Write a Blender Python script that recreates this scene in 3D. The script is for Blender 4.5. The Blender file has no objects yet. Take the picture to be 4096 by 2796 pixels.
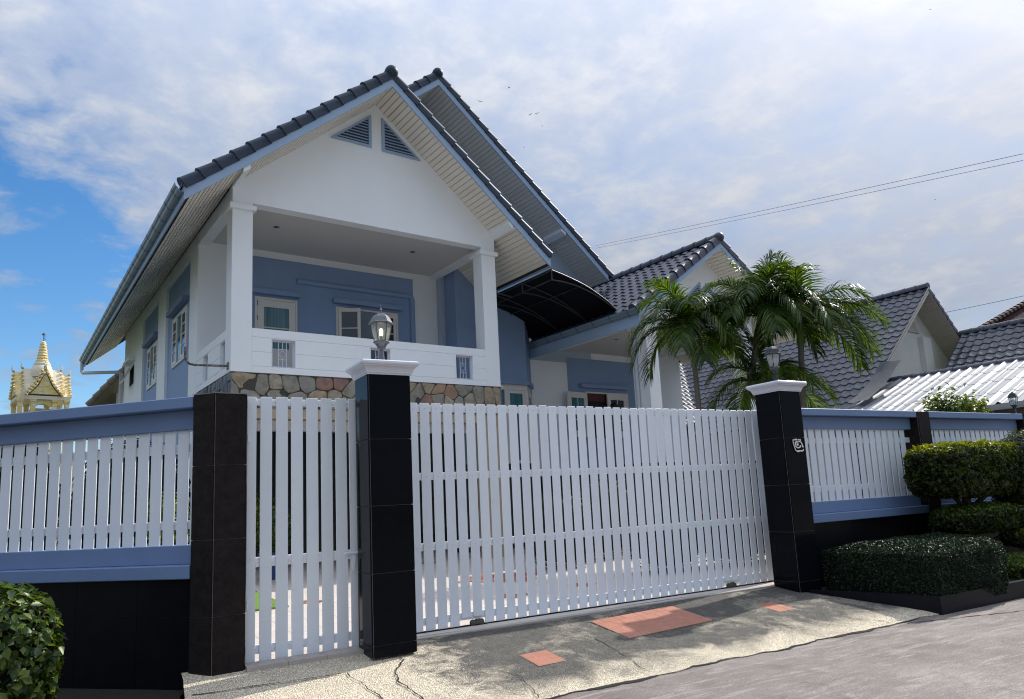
import bpy, bmesh, math, random
import numpy as np
from mathutils import Vector, Matrix, Quaternion

# ---------------------------------------------------------------- camera, sky, sun, exposure
sc = bpy.context.scene
rad = math.radians
cam_d = bpy.data.cameras.new('camera'); cam = bpy.data.objects.new('camera', cam_d)
sc.collection.objects.link(cam); sc.camera = cam
cam_d.sensor_width = 36.0; cam_d.lens = 2898.315/4096*36
cam_d.shift_x = -0.00815; cam_d.shift_y = 0.03334
cam_d.clip_start = 0.05; cam_d.clip_end = 3000
_y, _p, _r = rad(30.376), rad(8.972), rad(-2.934)
_f = Vector((math.sin(_y)*math.cos(_p), math.cos(_y)*math.cos(_p), math.sin(_p)))
_rt = Vector((math.cos(_y), -math.sin(_y), 0)); _up = _rt.cross(_f)
_r2 = math.cos(_r)*_rt + math.sin(_r)*_up; _u2 = -math.sin(_r)*_rt + math.cos(_r)*_up
CAM = Vector((-1.276, -6.094, 1.103))
cam.matrix_world = Matrix(((_r2.x, _u2.x, -_f.x, CAM.x), (_r2.y, _u2.y, -_f.y, CAM.y), (_r2.z, _u2.z, -_f.z, CAM.z), (0, 0, 0, 1)))

SUN = Vector((1.05, 0.21, 1.0)).normalized()
SUN_EL = math.asin(SUN.z); SUN_AZ = math.atan2(SUN.x, SUN.y)
sun_d = bpy.data.lights.new('sun', 'SUN'); sun = bpy.data.objects.new('sun', sun_d)
sc.collection.objects.link(sun)
sun_d.energy = 2.7; sun_d.angle = rad(0.8); sun_d.color = (1.0, 0.95, 0.88)
sun.rotation_euler = SUN.to_track_quat('Z', 'Y').to_euler(); sun.location = (20, 4, 20)

sc.view_settings.view_transform = 'Standard'; sc.view_settings.look = 'None'
sc.view_settings.gamma = 1.0; sc.view_settings.use_curve_mapping = False
sc.view_settings.exposure = 0.82
sc.cycles.pixel_filter_type = 'BLACKMAN_HARRIS'; sc.cycles.filter_width = 1.1
sc.cycles.max_bounces = 6; sc.cycles.diffuse_bounces = 3; sc.cycles.glossy_bounces = 3

W_ = bpy.data.worlds.new('World'); sc.world = W_; W_.use_nodes = True
wn = W_.node_tree; wn.nodes.clear()
def N(t, typ, **kw):
    n = t.nodes.new(typ)
    for k, v in kw.items():
        if k.startswith('i_'):
            key = k[2:]; key = int(key) if key.isdigit() else key
            n.inputs[key].default_value = v
        else: setattr(n, k, v)
    return n
def L(t, a, b): t.links.new(a, b)
def M_(t, op, a, b=None, clamp=False):
    n = t.nodes.new('ShaderNodeMath'); n.operation = op; n.use_clamp = clamp
    for i, x in enumerate((a, b)):
        if x is None: continue
        if isinstance(x, (int, float)): n.inputs[i].default_value = x
        else: t.links.new(x, n.inputs[i])
    return n.outputs[0]
def mixc(t, fac, a, b, blend='MIX'):
    n = t.nodes.new('ShaderNodeMix'); n.data_type = 'RGBA'; n.blend_type = blend
    for i, x in ((0, fac), (6, a), (7, b)):
        if isinstance(x, (int, float)): n.inputs[i].default_value = x
        elif isinstance(x, (tuple, list)): n.inputs[i].default_value = (*x[:3], 1)
        else: t.links.new(x, n.inputs[i])
    return n.outputs[2]
def ramp(t, fac, stops):
    n = t.nodes.new('ShaderNodeValToRGB'); L(t, fac, n.inputs[0]); e = n.color_ramp.elements
    while len(e) < len(stops): e.new(0.5)
    for el, (p, c) in zip(e, stops):
        el.position = p; el.color = (c, c, c, 1) if isinstance(c, (int, float)) else (*c, 1)
    return n.outputs[0]
def build_world():
    t = wn
    tc = N(t, 'ShaderNodeTexCoord')
    sky = N(t, 'ShaderNodeTexSky', sky_type='NISHITA', sun_disc=False, sun_elevation=SUN_EL, sun_rotation=SUN_AZ,
            altitude=0, air_density=1.0, dust_density=0.6, ozone_density=3.0)
    sep = N(t, 'ShaderNodeSeparateXYZ'); L(t, tc.outputs['Generated'], sep.inputs[0])
    x, y, z = sep.outputs
    zz = M_(t, 'ADD', M_(t, 'MAXIMUM', z, 0.0), 0.16)
    comb = N(t, 'ShaderNodeCombineXYZ'); L(t, M_(t, 'DIVIDE', x, zz), comb.inputs[0]); L(t, M_(t, 'DIVIDE', y, zz), comb.inputs[1])
    n1 = N(t, 'ShaderNodeTexNoise', i_Scale=1.1, i_Detail=4.0, i_Roughness=0.55, i_Distortion=0.4)
    n2 = N(t, 'ShaderNodeTexNoise', i_Scale=4.4, i_Detail=9.0, i_Roughness=0.6, i_Distortion=0.35)
    n3 = N(t, 'ShaderNodeTexNoise', i_Scale=11.0, i_Detail=8.0, i_Roughness=0.62, i_Distortion=0.2)
    for n in (n1, n2, n3): L(t, comb.outputs[0], n.inputs['Vector'])
    dot = N(t, 'ShaderNodeVectorMath', operation='DOT_PRODUCT'); L(t, tc.outputs['Generated'], dot.inputs[0]); dot.inputs[1].default_value = SUN
    d = M_(t, 'MAXIMUM', dot.outputs['Value'], 0.0)
    # broken cloud layer; one clear gap low in the sky left of the house
    gd = Vector((math.sin(rad(-9))*math.cos(rad(13)), math.cos(rad(-9))*math.cos(rad(13)), math.sin(rad(13))))
    gdot = N(t, 'ShaderNodeVectorMath', operation='DOT_PRODUCT'); L(t, tc.outputs['Generated'], gdot.inputs[0]); gdot.inputs[1].default_value = gd
    gapf = ramp(t, gdot.outputs['Value'], [(0.925, 0.0), (0.985, 1.0)])
    bias = M_(t, 'SUBTRACT', 0.88, M_(t, 'MULTIPLY', gapf, 0.50))
    cov = M_(t, 'ADD', M_(t, 'ADD', M_(t, 'MULTIPLY', n1.outputs[0], 1.05), M_(t, 'MULTIPLY', n2.outputs[0], 0.75)), M_(t, 'ADD', M_(t, 'MULTIPLY', n3.outputs[0], 0.22), M_(t, 'SUBTRACT', bias, 1.0)))
    mask = ramp(t, cov, [(0.40, 0.0), (0.50, 0.42), (0.62, 0.78), (0.9, 0.95)])
    body = ramp(t, M_(t, 'ADD', M_(t, 'MULTIPLY', n2.outputs[0], 0.62), M_(t, 'MULTIPLY', n3.outputs[0], 0.45)), [(0.38, (0.56, 0.67, 0.90)), (0.53, (0.67, 0.755, 0.93)), (0.68, (0.90, 0.93, 0.99))])
    body = mixc(t, M_(t, 'MULTIPLY', M_(t, 'POWER', d, 6.0), 0.8), body, (0.92, 0.92, 0.95))
    glow = M_(t, 'ADD', M_(t, 'MULTIPLY', M_(t, 'POWER', d, 6.0), 0.35), M_(t, 'ADD', M_(t, 'MULTIPLY', M_(t, 'POWER', d, 40.0), 0.9), M_(t, 'ADD', M_(t, 'MULTIPLY', M_(t, 'POWER', M_(t, 'MAXIMUM', z, 0.0), 2.0), 2.2), 0.72)))
    bodyn = N(t, 'ShaderNodeVectorMath', operation='SCALE'); L(t, body, bodyn.inputs[0]); L(t, M_(t, 'MULTIPLY', glow, 3.15), bodyn.inputs['Scale'])
    hs = N(t, 'ShaderNodeHueSaturation', i_Saturation=1.3, i_Value=0.78); L(t, sky.outputs[0], hs.inputs['Color'])
    col = mixc(t, mask, hs.outputs[0], bodyn.outputs[0])
    bg = N(t, 'ShaderNodeBackground', i_Strength=0.118); L(t, col, bg.inputs[0])
    out = N(t, 'ShaderNodeOutputWorld'); L(t, bg.outputs[0], out.inputs[0])
build_world()

# ---------------------------------------------------------------- helpers
COL = sc.collection
R = random.Random(11)
def link(o): COL.objects.link(o); return o
def tag(o, label=None, cat=None, group=None, kind=None):
    if label: o['label'] = label
    if cat: o['category'] = cat
    if group: o['group'] = group
    if kind: o['kind'] = kind
    return o
def thing(name, label, cat, loc=(0, 0, 0), rz=0.0, group=None):
    o = bpy.data.objects.new(name, None); o.empty_display_size = 0.2
    link(o); o.location = loc; o.rotation_euler = (0, 0, rz)
    return tag(o, label, cat, group)
def put(name, mesh, parent=None, loc=(0, 0, 0), rot=None, mat4=None, scale=None):
    o = bpy.data.objects.new(name, mesh); link(o)
    if parent is not None: o.parent = parent
    if mat4 is not None: o.matrix_local = mat4
    else:
        o.location = loc
        if rot is not None: o.rotation_euler = rot
        if scale is not None: o.scale = scale
    return o
class MB:
    def __init__(s): s.v = []; s.f = []; s.mi = []; s.cur = 0; s.M = None
    def V(s, *ps):
        b = len(s.v)
        for p in ps: s.v.append(tuple(s.M @ Vector(p)) if s.M is not None else tuple(p))
        return b
    def F(s, *idx): s.f.append(tuple(idx)); s.mi.append(s.cur)
    def box(s, x0, x1, y0, y1, z0, z1):
        b = s.V((x0, y0, z0), (x1, y0, z0), (x1, y1, z0), (x0, y1, z0), (x0, y0, z1), (x1, y0, z1), (x1, y1, z1), (x0, y1, z1))
        for q in ((0, 3, 2, 1), (4, 5, 6, 7), (0, 1, 5, 4), (1, 2, 6, 5), (2, 3, 7, 6), (3, 0, 4, 7)): s.F(*[b+i for i in q])
        return s
    def prism(s, poly, z0, z1, axis='z'):
        # poly: ccw list of 2d points; extruded along axis
        def P(a, c, h):
            return (a, c, h) if axis == 'z' else ((a, h, c) if axis == 'y' else (h, a, c))
        n = len(poly); b = s.V(*[P(a, c, z0) for a, c in poly], *[P(a, c, z1) for a, c in poly])
        fl = (axis == 'y')
        def FF(*i): s.F(*(reversed(i) if fl else i))
        FF(*[b+i for i in reversed(range(n))]); FF(*[b+n+i for i in range(n)])
        for i in range(n): j = (i+1) % n; FF(b+i, b+j, b+n+j, b+n+i)
        return s
    def rings(s, rs, cap0=True, cap1=True, closed=True):
        # list of rings (lists of points, equal length)
        n = len(rs[0]); bs = [s.V(*r) for r in rs]
        for a, c in zip(bs, bs[1:]):
            for i in range(n if closed else n-1):
                j = (i+1) % n; s.F(a+i, a+j, c+j, c+i)
        if cap0: s.F(*[bs[0]+i for i in reversed(range(n))])
        if cap1: s.F(*[bs[-1]+i for i in range(n)])
        return s
    def lathe(s, prof, n=16, c=(0, 0), a0=0.0, sx=1.0, sy=1.0):
        return s.rings([[(c[0]+sx*r*math.cos(a0+2*math.pi*i/n), c[1]+sy*r*math.sin(a0+2*math.pi*i/n), z) for i in range(n)] for r, z in prof])
    def tube(s, pts, r, n=8, cap=True):
        pts = [Vector(p) for p in pts]; rs = r if isinstance(r, (list, tuple)) else [r]*len(pts)
        t0 = (pts[1]-pts[0]).normalized(); up = Vector((0, 0, 1)) if abs(t0.z) < 0.9 else Vector((1, 0, 0))
        nx = t0.cross(up).normalized(); out = []
        for i, p in enumerate(pts):
            t = ((pts[min(i+1, len(pts)-1)]-pts[max(i-1, 0)])).normalized()
            nx = (nx - t*nx.dot(t)).normalized(); ny = t.cross(nx)
            out.append([tuple(p+rs[i]*(math.cos(2*math.pi*k/n)*nx+math.sin(2*math.pi*k/n)*ny)) for k in range(n)])
        return s.rings(out, cap, cap)
    def quad(s, a, b, c, d): i = s.V(a, b, c, d); s.F(i, i+1, i+2, i+3); return s
    def tri(s, a, b, c): i = s.V(a, b, c); s.F(i, i+1, i+2); return s
    def mesh(s, name, mats, bevel=0.0, smooth=False, seg=1, recalc=False):
        me = bpy.data.meshes.new(name); me.from_pydata(s.v, [], s.f)
        mats = mats if isinstance(mats, (list, tuple)) else [mats]
        for m in mats: me.materials.append(m)
        if len(mats) > 1: me.polygons.foreach_set('material_index', s.mi)
        if bevel > 0 or recalc:
            bm = bmesh.new(); bm.from_mesh(me)
            if recalc: bmesh.ops.recalc_face_normals(bm, faces=bm.faces)
            if bevel > 0: bmesh.ops.bevel(bm, geom=list(bm.edges), offset=bevel, segments=seg, affect='EDGES', profile=0.5, clamp_overlap=True)
            bm.to_mesh(me); bm.free()
        if smooth:
            me.polygons.foreach_set('use_smooth', [True]*len(me.polygons))
            if smooth == 'auto': me.set_sharp_from_angle(angle=rad(35))
        me.update(); return me
    def obj(s, name, mats, parent=None, bevel=0.0, smooth=False, seg=1, loc=(0, 0, 0), rot=None, recalc=False):
        return put(name, s.mesh(name, mats, bevel, smooth, seg, recalc), parent, loc, rot)
def box(name, mat, parent, x0, x1, y0, y1, z0, z1, bevel=0.0):
    return MB().box(x0, x1, y0, y1, z0, z1).obj(name, mat, parent, bevel)
def slab(name, mat, parent, x0, x1, y0, y1, z0, z1): return box(name, mat, parent, x0, x1, y0, y1, z0, z1)

# ---------------------------------------------------------------- materials
MAT = {}
def mk(name, col, rough=0.55, var=0.06, vscale=3.0, spec=0.4, metal=0.0, bump=0.0, bscale=60.0, col2=None, c2scale=1.5, c2lo=0.5, c2hi=0.7, c2amt=1.0,
       coat=0.0, rand=0.0, fine=0.0, fscale=140.0, streak=0.0, emit=None, trans=0.0, glass=0.0, rvar=0.0):
    m = bpy.data.materials.new(name); m.use_nodes = True; t = m.node_tree; MAT[name] = m
    b = t.nodes['Principled BSDF']
    geo = N(t, 'ShaderNodeNewGeometry'); pos = geo.outputs['Position']
    def noise(scale, detail=5, rough_=0.55, vec=None):
        n = N(t, 'ShaderNodeTexNoise', i_Scale=scale, i_Detail=detail, i_Roughness=rough_); L(t, vec or pos, n.inputs['Vector']); return n.outputs[0]
    c = None
    base = (*col, 1)
    rgb = N(t, 'ShaderNodeRGB'); rgb.outputs[0].default_value = base; c = rgb.outputs[0]
    if col2 is not None:
        f = ramp(t, noise(c2scale, 7, 0.62), [(c2lo, 0.0), (c2hi, c2amt)]); c = mixc(t, f, c, col2)
    hsv = None
    if var or rand or fine or streak:
        v = None
        def acc(v, x): return x if v is None else M_(t, 'ADD', v, x)
        if var: v = acc(v, M_(t, 'MULTIPLY', M_(t, 'SUBTRACT', noise(vscale, 6), 0.5), var*4))
        if fine: v = acc(v, M_(t, 'MULTIPLY', M_(t, 'SUBTRACT', noise(fscale, 2), 0.5), fine*4))
        if streak:
            mp = N(t, 'ShaderNodeMapping'); mp.inputs['Scale'].default_value = (3.1, 3.1, 0.45); L(t, pos, mp.inputs[0])
            v = acc(v, M_(t, 'MULTIPLY', M_(t, 'SUBTRACT', noise(1.0, 5, 0.6, mp.outputs[0]), 0.5), streak*4))
        if rand:
            oi = N(t, 'ShaderNodeObjectInfo'); v = acc(v, M_(t, 'MULTIPLY', M_(t, 'SUBTRACT', oi.outputs['Random'], 0.5), rand*2))
        hs = N(t, 'ShaderNodeHueSaturation'); L(t, M_(t, 'ADD', v, 1.0), hs.inputs['Value']); L(t, c, hs.inputs['Color']); c = hs.outputs[0]
    L(t, c, b.inputs['Base Color'])
    b.inputs['Roughness'].default_value = rough; b.inputs['Metallic'].default_value = metal
    if rvar: L(t, M_(t, 'ADD', M_(t, 'MULTIPLY', M_(t, 'SUBTRACT', noise(vscale*4, 5), 0.5), rvar*3), rough), b.inputs['Roughness'])
    b.inputs['Specular IOR Level'].default_value = spec
    if coat: b.inputs['Coat Weight'].default_value = coat; b.inputs['Coat Roughness'].default_value = 0.08
    if trans: b.inputs['Transmission Weight'].default_value = trans; b.inputs['IOR'].default_value = 1.45
    if emit: b.inputs['Emission Color'].default_value = (*emit[0], 1); b.inputs['Emission Strength'].default_value = emit[1]
    if bump:
        bp = N(t, 'ShaderNodeBump', i_Strength=1.0, i_Distance=bump); L(t, noise(bscale, 4), bp.inputs['Height']); L(t, bp.outputs[0], b.inputs['Normal'])
    return m
def leafmat(name, c1, c2, c3, rough=0.35, transl=0.35, spec=0.5):
    m = bpy.data.materials.new(name); m.use_nodes = True; t = m.node_tree; MAT[name] = m
    b = t.nodes['Principled BSDF']; out = t.nodes['Material Output']
    geo = N(t, 'ShaderNodeNewGeometry')
    r = ramp(t, geo.outputs['Random Per Island'], [(0.0, c1), (0.55, c2), (1.0, c3)])
    n = N(t, 'ShaderNodeTexNoise', i_Scale=2.5, i_Detail=3.0); L(t, geo.outputs['Position'], n.inputs['Vector'])
    hs = N(t, 'ShaderNodeHueSaturation'); L(t, r, hs.inputs['Color']); L(t, M_(t, 'ADD', M_(t, 'MULTIPLY', n.outputs[0], 0.9), 0.55), hs.inputs['Value'])
    c = hs.outputs[0]
    L(t, c, b.inputs['Base Color']); b.inputs['Roughness'].default_value = rough; b.inputs['Specular IOR Level'].default_value = spec
    tr = N(t, 'ShaderNodeBsdfTranslucent'); h2 = N(t, 'ShaderNodeHueSaturation', i_Hue=0.47, i_Saturation=1.15, i_Value=1.6); L(t, c, h2.inputs['Color']); L(t, h2.outputs[0], tr.inputs['Color'])
    mx = N(t, 'ShaderNodeMixShader', i_Fac=transl); L(t, b.outputs[0], mx.inputs[1]); L(t, tr.outputs[0], mx.inputs[2]); L(t, mx.outputs[0], out.inputs['Surface'])
    return m
WHITE = mk('white_wall_paint', (0.82, 0.87, 0.905), 0.65, var=0.025, vscale=1.2, bump=0.002, bscale=120, streak=0.012, spec=0.25)
BLUE = mk('blue_wall_paint', (0.235, 0.345, 0.545), 0.6, var=0.035, vscale=1.5, bump=0.002, bscale=120, streak=0.025, spec=0.3)
FBLUE = mk('fence_blue_paint', (0.155, 0.235, 0.40), 0.5, var=0.04, vscale=2.0, bump=0.0015, bscale=140, streak=0.03, spec=0.35)
FASCIA = mk('pale_blue_board', (0.30, 0.42, 0.58), 0.5, var=0.03, vscale=4, streak=0.03, spec=0.35)
GUTTER = mk('blue_grey_gutter', (0.15, 0.21, 0.28), 0.3, var=0.05, vscale=3, spec=0.5)
SOFFIT = mk('cream_soffit_board', (0.76, 0.73, 0.66), 0.55, var=0.03, vscale=2, rand=0.03, spec=0.3)
GAPD = mk('dark_gap', (0.035, 0.035, 0.035), 0.9, var=0)
SLAT = mk('white_painted_slat', (0.76, 0.815, 0.875), 0.42, var=0.025, vscale=4, rand=0.03, streak=0.05, col2=(0.52, 0.50, 0.46), c2scale=5, c2lo=0.60, c2hi=0.80, c2amt=0.35, bump=0.0012, bscale=45, spec=0.4)
RAIL = mk('weathered_white_rail', (0.73, 0.77, 0.81), 0.5, var=0.03, vscale=6, col2=(0.42, 0.40, 0.35), c2scale=60, c2lo=0.55, c2hi=0.68, c2amt=0.7, spec=0.3)
GRANITE = mk('black_polished_granite', (0.0045, 0.0055, 0.008), 0.10, var=0.2, vscale=20, spec=0.07, rand=0.1, rvar=0.03)
SLATE = mk('dark_brown_stone_tile', (0.017, 0.0135, 0.0135), 0.5, var=0.4, vscale=14, fine=0.25, fscale=60, bump=0.002, bscale=55, spec=0.10, rand=0.08)
BASET = mk('black_base_tile', (0.007, 0.007, 0.009), 0.3, var=0.2, vscale=9, spec=0.10)
GROUT = mk('pale_grout', (0.22, 0.205, 0.20), 0.8, var=0.05)
CAPW = mk('pillar_cap_paint', (0.66, 0.68, 0.76), 0.38, var=0.04, vscale=8, spec=0.45)
VTILE = mk('dark_blue_verge_tile', (0.028, 0.043, 0.070), 0.5, var=0.12, vscale=8, rand=0.1, spec=0.25, fine=0.04)
RTILE = mk('grey_blue_roof_tile', (0.042, 0.050, 0.078), 0.42, var=0.12, vscale=4, rand=0.12, spec=0.45, fine=0.03)
RTILE2 = mk('weathered_grey_roof_tile', (0.058, 0.064, 0.085), 0.45, var=0.16, vscale=3, rand=0.14, spec=0.45, fine=0.04, col2=(0.12, 0.125, 0.15), c2scale=7, c2lo=0.5, c2hi=0.68, c2amt=0.6)
BRTILE = mk('brown_roof_tile', (0.17, 0.15, 0.12), 0.6, var=0.15, vscale=6, rand=0.1)
REDROOF = mk('dark_red_roof_tile', (0.035, 0.016, 0.017), 0.8, spec=0.1, var=0.1, vscale=4, rand=0.1)
STONES = [mk('stone_'+n, c, 0.7, var=0.14, vscale=9, fine=0.06, fscale=70, bump=0.006, bscale=28, rand=0.12, col2=c2, c2scale=8, c2lo=0.48, c2hi=0.62, c2amt=0.75, spec=0.25) for n, c, c2 in
          [('grey_green', (0.27, 0.26, 0.21), (0.17, 0.17, 0.15)), ('tan', (0.34, 0.285, 0.20), (0.22, 0.175, 0.13)), ('rust', (0.27, 0.165, 0.13), (0.16, 0.11, 0.10)), ('grey', (0.24, 0.235, 0.215), (0.33, 0.29, 0.23)), ('orange', (0.36, 0.235, 0.155), (0.24, 0.19, 0.15)), ('cream', (0.38, 0.335, 0.26), (0.21, 0.19, 0.16))]]
SSTONE = mk('slate_side_stone', (0.13, 0.15, 0.17), 0.6, var=0.2, vscale=8, rand=0.2, bump=0.006, bscale=25, streak=0.1)
MORTAR = mk('dark_mortar', (0.06, 0.058, 0.05), 0.9, var=0.1)
GLASS = mk('window_glass', (0.02, 0.035, 0.045), 0.04, var=0, spec=0.8)
CURT = mk('teal_curtain', (0.06, 0.19, 0.24), 0.8, var=0.08, vscale=3)
FRAMEW = mk('white_window_frame', (0.72, 0.70, 0.66), 0.45, var=0.02)
GRILLE = mk('pale_blue_grille', (0.55, 0.60, 0.70), 0.4, var=0.02)
DARKIN = mk('dark_interior', (0.02, 0.018, 0.02), 0.9, var=0)
CEIL = mk('ceiling_paint', (0.60, 0.595, 0.58), 0.7, var=0.015)
AWN = mk('black_awning_sheet', (0.006, 0.0065, 0.010), 0.5, var=0.1, vscale=5, spec=0.08)
STEEL = mk('grey_steel_tube', (0.055, 0.058, 0.065), 0.5, var=0.08, vscale=10, metal=0.6)
RUST = mk('rusty_pipe', (0.10, 0.085, 0.08), 0.5, var=0.15, vscale=20, metal=0.4, col2=(0.22, 0.21, 0.20), c2scale=20, c2lo=0.5, c2hi=0.6)
LAMPM = mk('lamp_grey_metal', (0.13, 0.135, 0.15), 0.38, var=0.15, vscale=30, metal=0.55, spec=0.5, fine=0.03)
LAMPB = mk('lamp_dark_metal', (0.028, 0.032, 0.038), 0.4, var=0.12, vscale=30, metal=0.4)
BULB = mk('lit_bulb', (1.0, 0.86, 0.5), 0.4, var=0, emit=((1.0, 0.78, 0.38), 2.6))
BULB2 = mk('unlit_bulb', (0.62, 0.62, 0.58), 0.4, var=0)
MROOF = mk('pale_metal_roof', (0.21, 0.225, 0.25), 0.55, var=0.05, vscale=2, metal=0.0, spec=0.3, streak=0.02)
NWALL = mk('neighbour_wall', (0.70, 0.70, 0.66), 0.7, var=0.04, vscale=2)
TANW = mk('tan_column_tile', (0.42, 0.34, 0.25), 0.5, var=0.08, vscale=5)
def lampglass():
    m = bpy.data.materials.new('lamp_glass'); m.use_nodes = True; t = m.node_tree
    b = t.nodes['Principled BSDF']; out = t.nodes['Material Output']
    b.inputs['Base Color'].default_value = (0.70, 0.76, 0.74, 1); b.inputs['Roughness'].default_value = 0.06; b.inputs['Specular IOR Level'].default_value = 0.9
    tr = N(t, 'ShaderNodeBsdfTransparent'); tr.inputs[0].default_value = (0.86, 0.92, 0.90, 1)
    mx = N(t, 'ShaderNodeMixShader', i_Fac=0.32); L(t, tr.outputs[0], mx.inputs[1]); L(t, b.outputs[0], mx.inputs[2]); L(t, mx.outputs[0], out.inputs['Surface'])
    return m
LGLASS = lampglass()
# ---------------------------------------------------------------- ground, road, driveway, yard
def ground_mats():
    def base(name):
        m = bpy.data.materials.new(name); m.use_nodes = True; t = m.node_tree
        geo = N(t, 'ShaderNodeNewGeometry'); return m, t, t.nodes['Principled BSDF'], geo.outputs['Position']
    def nz(t, pos, s, d=6, r=0.6, dist=0.0, mapsc=None):
        v = pos
        if mapsc:
            mp = N(t, 'ShaderNodeMapping'); mp.inputs['Scale'].default_value = mapsc; L(t, pos, mp.inputs[0]); v = mp.outputs[0]
        n = N(t, 'ShaderNodeTexNoise', i_Scale=s, i_Detail=d, i_Roughness=r, i_Distortion=dist); L(t, v, n.inputs['Vector']); return n.outputs[0]
    # exposed-aggregate driveway with moss stains
    m, t, b, pos = base('aggregate_concrete')
    vo = N(t, 'ShaderNodeTexVoronoi', i_Scale=105.0); L(t, pos, vo.inputs['Vector'])
    peb = ramp(t, vo.outputs['Distance'], [(0.0, 1.0), (0.35, 0.82), (0.62, 0.25)])
    grain = nz(t, pos, 75, 3, 0.7)
    sp = N(t, 'ShaderNodeSeparateXYZ'); L(t, pos, sp.inputs[0])
    w1 = nz(t, pos, 1.6, 6, 0.65, 0.8); w2 = nz(t, pos, 6.0, 7, 0.7, 0.5)
    # moss sits in the middle of the slab; the worn lip and the part by the side gate stay clean
    yy = M_(t, 'ADD', sp.outputs[1], M_(t, 'MULTIPLY', M_(t, 'SUBTRACT', w1, 0.5), 0.9))
    xx = M_(t, 'ADD', sp.outputs[0], M_(t, 'MULTIPLY', M_(t, 'SUBTRACT', w2, 0.5), 1.6))
    lip = ramp(t, M_(t, 'ADD', M_(t, 'MULTIPLY', yy, 1.6), 2.75), [(0.0, 0.0), (0.55, 1.0)])
    lf = ramp(t, M_(t, 'MULTIPLY', M_(t, 'SUBTRACT', xx, 0.75), 1.4), [(0.0, 0.0), (0.7, 1.0)])
    patch = ramp(t, M_(t, 'ADD', M_(t, 'MULTIPLY', w1, 0.75), M_(t, 'MULTIPLY', w2, 0.40)), [(0.36, 0.35), (0.58, 1.0)])
    f = M_(t, 'MULTIPLY', M_(t, 'MULTIPLY', lip, lf), patch, True)
    f = M_(t, 'ADD', f, M_(t, 'MULTIPLY', ramp(t, w2, [(0.5, 0.0), (0.75, 1.0)]), 0.22), True)
    clean = mixc(t, nz(t, pos, 3.5, 6), (0.50, 0.44, 0.335), (0.66, 0.58, 0.445))
    dirty = mixc(t, nz(t, pos, 9, 6), (0.055, 0.053, 0.048), (0.165, 0.157, 0.138))
    c = mixc(t, f, clean, dirty)
    sh = M_(t, 'ADD', M_(t, 'MULTIPLY', peb, 0.75), M_(t, 'MULTIPLY', grain, 0.7))
    hs = N(t, 'ShaderNodeHueSaturation'); L(t, c, hs.inputs['Color']); L(t, M_(t, 'ADD', M_(t, 'MULTIPLY', sh, 1.9), -0.38), hs.inputs['Value'])
    L(t, hs.outputs[0], b.inputs['Base Color']); b.inputs['Roughness'].default_value = 0.85; b.inputs['Specular IOR Level'].default_value = 0.2
    bp = N(t, 'ShaderNodeBump', i_Strength=0.9, i_Distance=0.006); L(t, M_(t, 'ADD', peb, M_(t, 'MULTIPLY', grain, 0.8)), bp.inputs['Height']); L(t, bp.outputs[0], b.inputs['Normal'])
    MAT['drive'] = m
    # road
    m, t, b, pos = base('road_concrete')
    big = nz(t, pos, 0.7, 7, 0.62, 0.8); mid = nz(t, pos, 4.0, 7, 0.65, 0.5); fine = nz(t, pos, 75, 4, 0.8)
    scr = nz(t, pos, 5.0, 6, 0.65, 1.2, (0.35, 2.2, 1))
    c = mixc(t, ramp(t, big, [(0.35, 0.0), (0.65, 1.0)]), (0.140, 0.120, 0.108), (0.225, 0.197, 0.180))
    c = mixc(t, ramp(t, scr, [(0.50, 0.0), (0.66, 0.8)]), c, (0.30, 0.272, 0.25))
    c = mixc(t, ramp(t, nz(t, pos, 1.7, 7, 0.7, 1.5), [(0.55, 0.0), (0.70, 0.6)]), c, (0.085, 0.075, 0.07))
    hs = N(t, 'ShaderNodeHueSaturation'); L(t, c, hs.inputs['Color']); L(t, M_(t, 'ADD', M_(t, 'MULTIPLY', fine, 2.6), M_(t, 'ADD', M_(t, 'MULTIPLY', mid, 0.7), -0.62)), hs.inputs['Value'])
    L(t, hs.outputs[0], b.inputs['Base Color']); b.inputs['Roughness'].default_value = 0.8; b.inputs['Specular IOR Level'].default_value = 0.25
    bp = N(t, 'ShaderNodeBump', i_Strength=0.8, i_Distance=0.006); L(t, M_(t, 'ADD', M_(t, 'MULTIPLY', fine, 0.7), mid), bp.inputs['Height']); L(t, bp.outputs[0], b.inputs['Normal'])
    MAT['road'] = m
    # yard paving: pale tile with grout
    m, t, b, pos = base('beige_yard_tile')
    br = N(t, 'ShaderNodeTexBrick', i_Scale=1.0); br.inputs['Mortar Size'].default_value = 0.006; br.inputs['Brick Width'].default_value = 0.30; br.inputs['Row Height'].default_value = 0.30; br.offset = 0.0
    br.inputs['Color1'].default_value = (0.58, 0.52, 0.47, 1); br.inputs['Color2'].default_value = (0.64, 0.57, 0.51, 1); br.inputs['Mortar'].default_value = (0.40, 0.35, 0.32, 1)
    L(t, pos, br.inputs['Vector']); L(t, mixc(t, M_(t, 'MULTIPLY', nz(t, pos, 3), 0.35), br.outputs[0], (0.55, 0.48, 0.43)), b.inputs['Base Color']); b.inputs['Roughness'].default_value = 0.55
    MAT['yard'] = m
ground_mats()
SOIL = mk('dark_soil', (0.022, 0.019, 0.015), 0.95, var=0.3, vscale=12, bump=0.02, bscale=25)
RED = mk('terracotta_tile', (0.40, 0.165, 0.105), 0.5, var=0.08, vscale=12, rand=0.08, fine=0.03, spec=0.4)
REDP = mk('pale_tile_line', (0.74, 0.56, 0.46), 0.6, var=0.05)
DARKL = mk('dark_crack', (0.015, 0.014, 0.012), 0.95, var=0.2)
STRIP = mk('threshold_tile', (0.42, 0.375, 0.345), 0.45, var=0.1, vscale=8, rand=0.06)
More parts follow.
